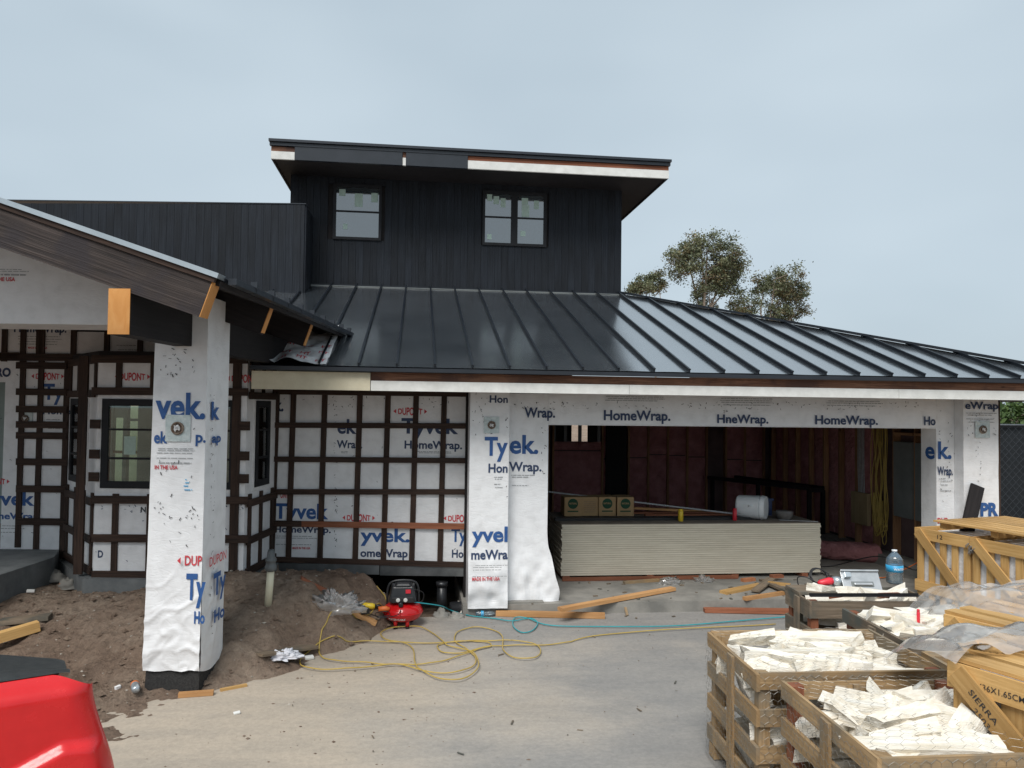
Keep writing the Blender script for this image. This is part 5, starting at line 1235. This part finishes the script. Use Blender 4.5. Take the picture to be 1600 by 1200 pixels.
# plastic film
def film(nm, fn, nu, nv, label):
    mb = MB(); mb.grid(fn, nu, nv); return solo(mb, nm, 'film', label, 'plastic film', smooth=True)
def f1(u, v):     # hangs over the far left corner of the stencilled crate
    x = 2.76+1.2*u; y = 3.66+.62*v+.16*u; p = Vector((x, y, 0))
    cx, cy = 2.85, 3.72
    dist = max(0, (2.86-x))*1.0
    z = 1.05 + .05*noise.noise(p*3.5)+.07*abs(noise.noise(p*4+Vector((0, 0, 4))))+.015*abs(noise.noise(p*10))
    z -= 3.0*dist*dist+.35*dist + max(0, v-.6)*.35
    z += .03*sin(14*u+5*v)*(1-u)
    return Vector((x+.03*noise.noise(p*6), y, z))
film('plastic_film', f1, 46, 40, 'sheet of clear film drooping over the corner of the stencilled crate')
def f2(u, v):
    x = 3.80+1.6*u; y = 4.80+.95*v; p = Vector((x, y, 2))
    z = .885+.13*sin(pi*min(1, v*1.05))*(.5+.5*u)+.05*noise.noise(p*3)+.09*abs(noise.noise(p*3.6))+.015*abs(noise.noise(p*9))
    z -= .5*max(0, .18-u)*3
    return Vector((x, y, z))
film('plastic_film', f2, 46, 44, 'wide billowing sheet of clear film lying over the loose lid boards')
can((3.72, 5.35, .70), .012, .13, 'red_plastic', 'red marker stuck upright among the small stones in the brown crate')
# dark plank leaning on the right pier
b0 = onY(1520, 812, 8.62); mb = MB(); mb.beam((onY(1507, 815, 8.7).x-.25, 8.62, .02), (onY(1528, 760, 8.88).x, 8.885, onY(1528, 759, 8.88).z), .03, .17, up=(1, 0, .2)); solo(mb, 'dark_plank', 'black_wood', 'dark stained plank leaning against the right garage pier', 'plank')

# ================================================================ DRIVEWAY CLUTTER
# pancake air compressor
c = Vector((-.13, 8.62, GZ)); t = thing('air_compressor', c, 'red pancake air compressor with black motor housing', 'air compressor')
prof = [(.03, .055), (.12, .06), (.185, .085), (.215, .13), (.22, .155), (.215, .18), (.185, .225), (.12, .255), (.03, .265)]
MB().lathe(prof, c, 36).build('tank', 'red_enamel', t, smooth=True)
MB().lathe([(.221, .150), (.225, .155), (.221, .160)], c, 36).build('weld_seam', 'red_enamel', t, smooth=True)
for a in (-1.2, .9, 3.0, 4.2):
    p = c+Vector((cos(a)*.15, sin(a)*.15, 0)); MB().tube([p+Vector((0, 0, .095)), p+Vector((0, 0, .02))], [.024, .019], 10).build('foot', 'red_enamel', t, smooth=True); MB().tube([p+Vector((0, 0, .02)), p], .023, 10).build('rubber_foot', 'rubber_black', t)
mb = MB(); z0_ = c.z+.26; mb.hexa([c+Vector(v) for v in ((-.15, -.12, .27), (.15, -.12, .27), (.16, .12, .27), (-.16, .12, .27), (-.115, -.085, .44), (.115, -.085, .44), (.13, .1, .44), (-.13, .1, .44))]); mb.build('motor_housing', 'plastic_black', t, bevel=.018)
mb = MB(); mb.hexa([c+Vector(v) for v in ((-.09, -.10, .44), (.09, -.10, .44), (.1, .08, .44), (-.1, .08, .44), (-.06, -.07, .475), (.07, -.07, .475), (.08, .06, .475), (-.07, .06, .475))]); mb.build('top_cover', 'plastic_black', t, bevel=.012)
MB().box(c+Vector((-.12, -.150, .275)), c+Vector((.12, -.118, .335))).build('control_panel', 'plastic_black', t, bevel=.008)
for x in (-.05, .03):
    MB().lathe([(.022, 0), (.022, .012), (.017, .014)], c+Vector((x, -.150, .308)), 14, (0, -1, 0)).build('gauge', 'white_paint', t, smooth=True)
MB().box(c+Vector((.03, -.118, .37)), c+Vector((.085, -.105, .41))).build('switch', 'red_plastic', t)
MB().lathe([(.026, 0), (.026, .03), (.02, .034)], c+Vector((-.02, -.152, .262)), 12, (0, -1, 0)).build('regulator_knob', 'plastic_black', t, smooth=True)
mb = MB(); mb.tube(crom([c+Vector(v) for v in ((-.17, .02, .22), (-.165, .02, .40), (-.10, .02, .475), (.10, .02, .475), (.165, .02, .40), (.17, .02, .22))], 6), .013, 8); mb.build('carry_handle', 'plastic_black', t, smooth=True)
mb = MB(); mb.tube(crom([c+Vector(v) for v in ((.12, -.05, .40), (.22, -.05, .36), (.21, -.05, .27), (.12, -.08, .25))], 6), .004, 6); mb.build('cable', 'rubber_black', t, smooth=True)
tx = MB(); V, F = glyphs('PORTER+CABLE', .03); xa, xb = min(v.x for v in V), max(v.x for v in V); cc = c+Vector((0, 0, 0)); vs = []
for v in V:
    a = -pi/2-.32+.95*((v.x-xa)/(xb-xa)-.5); zz = .098+v.y/.7*.022; rr_ = .185+(zz-.085)/(.13-.085)*.03+.003; vs.append(c+Vector((cos(a)*rr_, sin(a)*rr_, zz)))
tx.add(vs, F); tx.build('lettering', 'white_ink', t)
G_ = GZ+.014
def gpts(P, z=G_): return [onZ(x, y, z) for x, y in P]
zc = lambda P: [(380+x/3.077, 850+y/3.077) for x, y in P]
yel = zc([(640, 330), (690, 362), (640, 392), (560, 412), (470, 440), (400, 480), (365, 515), (385, 545), (450, 560), (560, 566), (660, 575), (760, 578), (870, 575), (960, 560), (1060, 530), (1130, 505), (1190, 490), (1170, 472), (1060, 466), (950, 480), (935, 500), (970, 522), (1050, 522), (1180, 492), (1290, 487), (1450, 484), (1560, 472), (1610, 458), (1760, 432), (2150, 405), (2560, 385)])
yel2 = zc([(1290, 465), (1200, 465), (1080, 468), (860, 478), (700, 470), (560, 470), (430, 495), (320, 525), (274, 560), (290, 590), (380, 603), (520, 598), (660, 585), (760, 580), (870, 612), (1000, 620), (1100, 590), (1118, 550), (1080, 510), (1020, 470), (1030, 425), (1100, 402), (1190, 410), (1245, 445), (1250, 510), (1300, 545), (1390, 550), (1430, 520), (1400, 480), (1290, 465)])
yel3 = zc([(980, 490), (910, 430), (840, 400), (740, 402), (665, 425), (680, 460), (760, 475), (815, 505), (825, 570), (850, 605), (930, 645), (1040, 655), (1120, 610), (1130, 565), (1095, 520), (980, 490)])
mb = MB()
for k, P in enumerate((yel, yel2, yel3)):
    Q = crom(gpts(P), 6); Q = [q_+Vector((0, 0, .004*k+.003*sin(i*.7))) for i, q_ in enumerate(Q)]
    for q_ in Q:
        g_ = gz(q_.x, q_.y)+.012
        if g_ > q_.z: q_.z = g_
    mb.tube(Q, .0058, 7)
solo(mb, 'yellow_extension_cord', 'yellow_cord', 'yellow extension cord looped over the driveway in front of the compressor', 'extension cord', smooth=True)
teal = [(658, 926), (680, 940), (705, 954), (735, 962), (770, 966), (800, 970), (828, 966), (840, 973), (832, 985), (815, 988), (802, 978), (805, 965), (825, 966), (860, 977), (950, 979), (1050, 978), (1130, 972), (1200, 966), (1250, 962)]
Q = gpts(teal); Q[0] = c+Vector((.12, -.1, .27)); Q[1] = Q[0].lerp(Q[3], .45)+Vector((0, 0, .03))
mb = MB(); mb.tube(crom(Q, 7), .0065, 7); solo(mb, 'teal_air_hose', 'teal_hose', 'thin teal air hose from the compressor across the driveway', 'air hose', smooth=True)
def ond(x, y):     # where the pixel's ray meets the dirt
    d = ray(x, y); k = 4.0/FPX
    for i in range(3000):
        p = CP+d*k
        if p.z <= max(gz(p.x, p.y), GZ if p.x > -2 else -9): return p
        k += .003/FPX*1.5
    return p
# vent pipes
p0 = ond(422, 943); p0.z -= .03; t = thing('vent_pipe', p0, 'cream plastic pipe with grey rubber cap sticking out of the dirt mound', 'pipe')
MB().tube([p0+Vector((-.02, 0, 0)), p0+Vector((.0, 0, .36))], .036, 16).build('pipe_body', 'pvc_cream', t, smooth=True)
MB().lathe([(.045, .35), (.058, .365), (.058, .40), (.05, .41), (.048, .44), (.055, .45), (.055, .47), (.04, .485), (.036, .53), (.03, .56)], p0, 18).build('rubber_cap', 'grey_rubber', t, smooth=True)
p0 = onY(690, 945, 9.35); p0.z = -.25; mb = MB(); mb.tube([p0, p0+Vector((0, 0, .40))], .06, 16); mb.tube([p0+Vector((0, 0, .38)), p0+Vector((0, 0, .43))], .072, 16); solo(mb, 'black_pipe', 'plastic_black', 'black drain pipe standing upright in the dug-out under the wall', 'pipe', smooth=True)
p1 = p0+Vector((.1, -.1, .1)); mb = MB(); mb.tube([p1+Vector((0, 0, .02)), p1+Vector((.5, .05, .04))], .09, 14); solo(mb, 'black_pipe', 'plastic_black', 'black drain pipe lying flat beside the upright one in the dug-out', 'pipe', smooth=True)
# crumpled bags, rags, paper
def crumple(nm, c, s, mat_, label, cat, seed=0, n=18, sharp=1.0):
    mb = MB(); c = Vector(c); sx_, sy_, sz_ = s
    def fn(u, v):
        th_, ph = 2*pi*u, pi*v/2; d = Vector((cos(th_)*sin(ph), sin(th_)*sin(ph), cos(ph))); p = d*2.1+Vector((seed*7.3, 0, 0))
        k = 1+.55*noise.noise(p)+.45*sharp*(abs(noise.noise(p*2.3))-.3)
        return c+Vector((d.x*sx_*k, d.y*sy_*k, max(0.002, d.z*sz_*k)))
    mb.grid(fn, n*2, n); return solo(mb, nm, mat_, label, cat, smooth=True)
q_ = ond(525, 955); crumple('plastic_bag', (q_.x, q_.y, q_.z-.01), (.24, .15, .20), 'bag_film', 'crumpled clear plastic bag on the dirt left of the compressor', 'plastic bag', 1, 22, 1.6)
q_ = ond(440, 1030); crumple('white_rag', (q_.x, q_.y, q_.z+.008), (.16, .10, .07), 'rag_white', 'crumpled white rag on a dark board by the dirt bank', 'rag', 2, 22, 1.5)
mb = MB(); a = ond(402, 1026)+Vector((0, 0, .02)); b = ond(490, 1012)+Vector((0, 0, .015)); mb.beam(a, b, .14, .025); solo(mb, 'dark_board', 'old_wood', 'dark flat board half sunk in dirt under the white rag', 'board')
for i, (x, y, s, lab) in enumerate(((1048, 912, .14, 'crumpled sheet of white film at the foot of the gypsum stack'), (1100, 908, .12, 'torn strip of white film right of the crumpled sheet by the stack'))):
    q_ = onZ(x, y, 0); crumple('film_scrap', (q_.x, q_.y, .0), (s*1.2, s*.6, s*.55), 'bag_film', lab, 'plastic film', 5+i, 16, 1.5)
# power tool with yellow body
c = ond(577, 956)+Vector((0, 0, .01)); t = thing('power_drill', c, 'yellow and black cordless drill lying between bag and compressor', 'drill')
MB().tube([c+Vector((-.10, 0, .06)), c+Vector((.03, .0, .05)), c+Vector((.06, 0, .05))], [.036, .034, .025], 12).build('motor_housing', 'yellow_paint', t, smooth=True)
MB().tube([c+Vector((.06, 0, .05)), c+Vector((.13, 0, .05))], [.022, .012], 10).build('chuck', 'plastic_black', t, smooth=True)
MB().obox(c+Vector((-.06, -.05, .02)), (.045, .11, .04), (0, 0, .3)).build('handle', 'plastic_black', t, bevel=.008); MB().obox(c+Vector((-.04, -.11, .03)), (.09, .05, .06), (0, 0, .3)).build('battery', 'plastic_black', t, bevel=.006)
mb = MB(); mb.tube([c+Vector((.10, -.06, .03)), c+Vector((.18, -.05, .035)), c+Vector((.22, -.05, .03))], [.03, .03, .015], 10); solo(mb, 'power_tool', 'orange_plastic', 'small orange hand tool lying beside the yellow drill', 'tool', smooth=True)
mb = MB(); mb.tube(crom([c+Vector(v) for v in ((.0, -.1, .0), (.1, -.22, .0), (.22, -.2, .0), (.2, -.08, .01), (.08, -.12, .01), (.12, -.28, 0), (.3, -.2, .0), (.34, -.1, .03))], 6), .005, 6); solo(mb, 'black_cable', 'rubber_black', 'short black cable curled between drill and compressor', 'cable', smooth=True)
# planks and offcuts
def pk(x0, y0, x1, y1, z, wd, h, m_, label, nm='wood_plank', z1=None):
    a = onZ(x0, y0, z); b = onZ(x1, y1, z if z1 is None else z1)
    if x0 < 600: a, b = ond(x0, y0), ond(x1, y1); a.z -= h*.2; b.z -= h*.2
    mb = MB(); mb.beam(a+Vector((0, 0, h/2)), b+Vector((0, 0, h/2)), wd, h); return solo(mb, nm, m_, label, 'plank')
pk(550, 958, 588, 976, GZ+.0, .09, .045, 'fresh_wood', 'short reddish board end lying just left of the compressor')
pk(470, 905, 535, 938, .10, .09, .04, 'red_wood', 'brown board half buried in the dirt mound right of the cream pipe', z1=.0)
pk(775, 962, 945, 966, GZ, .06, .06, 'fresh_wood', 'straight light board along the foot of the left garage pier')
pk(875, 955, 1052, 922, .012, .09, .04, 'fresh_wood', 'long light board slanting from the pier to the gypsum stack', z1=.01)
pk(975, 940, 980, 962, GZ+.1, .03, .01, 'pallet_wood', 'thin strip of wood hanging over the edge of the garage slab', z1=GZ)
pk(1100, 956, 1240, 958, GZ, .10, .045, 'red_wood', 'reddish board lying on the driveway left of the grey crate')
pk(1040, 948, 1060, 948, GZ+.02, .07, .045, 'fresh_wood', 'small square wood block on the driveway by the slab edge', 'wood_block')
pk(1062, 949, 1073, 950, GZ+.02, .05, .04, 'yellow_wood', 'smallest yellow wood block beside the square block', 'wood_block')
pk(1130, 928, 1190, 916, 0, .12, .035, 'yellow_wood', 'wide yellow offcut at the bottom of the offcut pile')
pk(1163, 938, 1230, 928, 0, .06, .04, 'fresh_wood', 'round edged light offcut in front of the offcut pile')
pk(1180, 925, 1205, 905, .02, .11, .02, 'old_wood', 'grey pointed offcut leaning on the yellow offcut', z1=.06)
pk(1190, 908, 1240, 930, .03, .08, .03, 'old_wood', 'grey plank crossing the offcut pile towards the crate')
pk(1200, 912, 1235, 916, .04, .07, .03, 'yellow_wood', 'short yellow offcut under the crossing grey plank')
pk(1205, 903, 1222, 902, .04, .08, .04, 'red_wood', 'short reddish block at the foot of the stack corner', 'wood_block')
pk(975, 912, 1030, 908, .0, .07, .03, 'pallet_wood', 'light offcut at the foot of the stack left of the white film', 'wood_block')
pk(1075, 904, 1150, 902, .0, .08, .03, 'fresh_wood', 'light offcut at the foot of the stack between the film scraps')
pk(1160, 909, 1178, 907, .0, .07, .04, 'brick_orange', 'small orange offcut at the foot of the stack', 'wood_block')
pk(1000, 932, 1018, 930, .0, .03, .012, 'rubber_black', 'small dark scrap on the garage slab behind the slanting board', 'scrap')
q0 = wing(-4.9, 7.05); zz = gz(q0.x, q0.y)
mb = MB(); a = wing(-5.2, 6.6, gz(*wing(-5.2, 6.6)[:2])+.05); b = wing(-4.46, 7.35, gz(*wing(-4.46, 7.35)[:2])+.06); mb.beam(a, b, .09, .09); solo(mb, 'wood_post', 'yellow_wood', 'yellow square timber lying on the dirt at the left edge', 'timber')
mb = MB(); a = wing(-5.8, 7.2, gz(*wing(-5.8, 7.2)[:2])+.03); b = wing(-4.5, 7.6, gz(*wing(-4.5, 7.6)[:2])+.03); mb.beam(a, b, .16, .04); solo(mb, 'dark_board', 'old_wood', 'dark board lying behind the yellow square timber', 'board')
# small things on the dirt
def bit(x, y, s, m_, nm, label, cat, rot=.3, h=.4):
    p = ond(x, y); mb = MB(); mb.obox(p+Vector((0, 0, s*h*.4)), (s, s*.62, s*h), (R.uniform(-.2, .2), R.uniform(-.2, .2), rot)); return solo(mb, nm, m_, label, cat, bevel=s*.06)
bit(100, 918, .09, 'brick_orange', 'brick_piece', 'orange brick piece on the dirt below the bay window', 'brick', h=.7)
bit(48, 925, .075, 'white_paint', 'paper_scrap', 'small white scrap on the dirt near the entry slab', 'scrap')
p = ond(180, 920); crumple('plastic_cup', (p.x, p.y, p.z), (.10, .06, .04), 'bag_film', 'flattened pale plastic cup on the mound left of the pillar', 'plastic cup', 9, 12)
bit(483, 1029, .085, 'white_paint', 'foam_piece', 'small white foam piece inside the yellow cord loops', 'scrap', .4, .3)
bit(370, 1115, .05, 'white_paint', 'paper_scrap', 'small white scrap on the ground right of the pillar base', 'scrap', .4, .3)
bit(184, 1076, .045, 'foam_white', 'foam_piece', 'small white foam piece on the ground left of the spray can', 'scrap', .9, .6)
p = onZ(313, 1084, GZ); mb = MB(); mb.obox(p+Vector((-.02, -.05, .02)), (.27, .05, .035), (0, .0, .12)); solo(mb, 'wood_wedge', 'fresh_wood', 'orange wood offcut against the front of the pillar base', 'wood offcut')
p = onZ(365, 1076, GZ); mb = MB(); mb.obox(p+Vector((0, 0, .01)), (.22, .03, .02), (0, .0, .5)); solo(mb, 'wood_sliver', 'yellow_wood', 'thin splinter of wood right of the pillar base', 'wood offcut')
p = ond(213, 1080); t = thing('spray_can', p, 'dented spray can lying on its side left of the pillar base', 'can')
ax_ = Vector((.35, -.85, .0)).normalized(); p = p+Vector((-.03, .05, .04)); MB().lathe([(.030, 0), (.033, .01), (.033, .13), (.024, .145), (.018, .15)], p, 16, ax_).build('can_body', 'galv', t, smooth=True); MB().lathe([(.0335, .0), (.0335, .03)], p, 16, ax_).build('colour_ring', 'orange_plastic', t, smooth=True)
for i, (x, y, s) in enumerate(((690, 962, .11), (712, 964, .10), (728, 950, .13), (330, 905, .0), (85, 905, .14), (108, 916, .13))):
    if not s: continue
    p = ond(x, y) if i > 3 else onZ(x, y, GZ); lab = ('grey concrete lump nearest the compressor by the garage pier', 'middle grey concrete lump beside the garage pier', 'largest pale concrete lump against the garage pier', '', 'grey stone in the dirt at the end of the bay footing', 'grey stone right beside the orange brick piece')[i]
    crumple('concrete_lump', (p.x, p.y, p.z-.02), (s, s*.8, s*.75), 'limestone' if i == 2 else 'concrete_grey', lab, 'stone', 12+i, 8)
p = onZ(762, 962, GZ); t = thing('crushed_bottle', p, 'crushed clear water bottle lying at the foot of the garage pier', 'bottle')
MB().lathe([(.02, 0), (.033, .02), (.028, .05), (.035, .08), (.027, .12), (.034, .16), (.025, .2), (.012, .22)], p+Vector((-.14, -.02, .03)), 12, (1, -.05, 0)).build('bottle_body', 'bottle_film', t, smooth=True); MB().lathe([(.036, .06), (.034, .09)], p+Vector((-.14, -.02, .03)), 12, (1, -.05, 0)).build('label_band', 'label_blue', t)
mb = MB()
for i in range(60):
    x, y = R.uniform(1.2, 5.5), R.uniform(8.6, 9.95); z_ = .002 if y > 8.93 else GZ; s = R.uniform(.006, .03); mb.obox((x, y, z_+s*.15), (s*2, s, s*.4), (0, 0, R.uniform(0, 3)))
for i in range(30):
    x, y = R.uniform(-1, 3), R.uniform(4.6, 8.5); s = R.uniform(.004, .014); mb.obox((x, y, GZ+.004), (s*5 if R.random() < .4 else s, s, s*.4), (0, 0, R.uniform(0, 3)))
o = mb.build('wood_chips', 'old_wood', kind='stuff'); o['label'] = 'wood chips and splinters scattered over slab and driveway'; o['category'] = 'debris'

# ================================================================ RED VEHICLE (rounded corner at the lower left)
TA = radians(33); T0 = wing(-1.46, 2.74); tdir = (WR*(-cos(TA)) + WF*(-sin(TA))); far = Vector((-tdir.y, tdir.x, 0))
if far.dot(WF) < 0: far = -far
t = thing('red_car', (T0+tdir*1.9+far*.85+Vector((0, 0, GZ))), 'red car with matt black top panel, its rounded corner showing at lower left', 'car')
def TP(a, b, z): return T0+tdir*a+far*b+Vector((0, 0, z))
def crease(a): return 1.150-.36*a - .5*max(0, .13-a)
def skin(a, b, z):
    r_ = .085
    if a < r_: b = b + (r_-math.sqrt(max(0, r_*r_-(r_-a)**2)))*.95
    top = 1.335; zz = z
    if z > 1.22 and a < .13: zz = z-.05*((.13-a)/.13)**1.6*((z-1.22)/.115)
    c_ = crease(a); k = sm(c_+.022, c_-.012, zz); b -= .034*k*sm(0, .06, a) - .03*sm(c_-.05, c_-.5, zz)
    if zz > 1.27: b += .075*((zz-1.27)/.065)**2.2 if zz < 1.336 else .075
    return TP(a-.085*sm(1.30, .9, zz), b, zz)
mb = MB(); NA, NZ = 110, 90
def cut(a, z): return math.hypot(a-.85, z-.38) < .42
vs = {}
for j in range(NZ+1):
    for i in range(NA+1):
        a = 3.6*(i/NA)**1.8; z = 1.335-.95*(j/NZ); vs[(i, j)] = len(mb.v); mb.v.append(skin(a, 0, z))
for j in range(NZ):
    for i in range(NA):
        a = 3.6*((i+.5)/NA)**1.8; z = 1.335-.95*((j+.5)/NZ)
        if cut(a, z): continue
        mb.f.append([vs[(i, j)], vs[(i, j+1)], vs[(i+1, j+1)], vs[(i+1, j)]]); mb.uv.append(None)
mb.build('side_panel', 'car_red', t, smooth=True)
mb = MB(); mb.grid(lambda u, v: (lambda q_: q_+far*(1.62*v)+tdir*(.95*v))(skin(0, 0, 1.335-.95*u)-Vector((0, 0, (.75*v+.20*sm(0, .06, v))*(1-u)))), 24, 16, flip=True); mb.build('end_panel', 'car_red', t, smooth=True)
def topf(u, v):
    a = .10+3.5*u**1.6; b = .075+1.6*v; z = 1.338+.012*math.sin(min(1, v*12)*pi/2)-.46*sm(.16, .85, v)-.075*sm(0, .13, v)*max(0, (.34-a)/.30)
    if a < .13: z -= .05*((.13-a)/.13)**1.6
    return TP(a-.03, b, z)
mb = MB(); mb.grid(topf, 60, 60); mb.build('top_panel', 'car_black', t, smooth=True)
def tb(a0, a1, b0, b1, z0, z1, nm, m_, bev=.02): mb = MB(); mb.hexa([TP(a, b, z) for z in (z0, z1) for a, b in ((a0, b0), (a1, b0), (a1, b1), (a0, b1))]); return mb.build(nm, m_, t, bevel=bev)
tb(.0, 3.6, 1.66, 1.70, .30, .74, 'side_panel', 'car_red'); tb(.05, 3.6, .08, 1.64, .18, .36, 'underbody', 'plastic_black'); tb(-.09, .05, .06, 1.64, .24, .44, 'bumper', 'plastic_black'); tb(3.58, 3.64, .05, 1.66, .3, 1.0, 'end_panel', 'car_red')
for a in (.85, 3.0):
    for b, sg in ((.10, -1), (1.58, 1)):
        cc = TP(a, b, .22); wl = MB().lathe([(.20, -.09), (.31, -.10), (.34, -.07), (.34, .07), (.31, .10), (.20, .09)], cc, 28, far).build('wheel', 'rubber_black', t, smooth=True); MB().lathe([(.20, -.085), (.18, -.06), (.06, -.05), (.02, -.07)], cc, 20, far if sg < 0 else -far).build('rim', 'alu', wl, smooth=True)
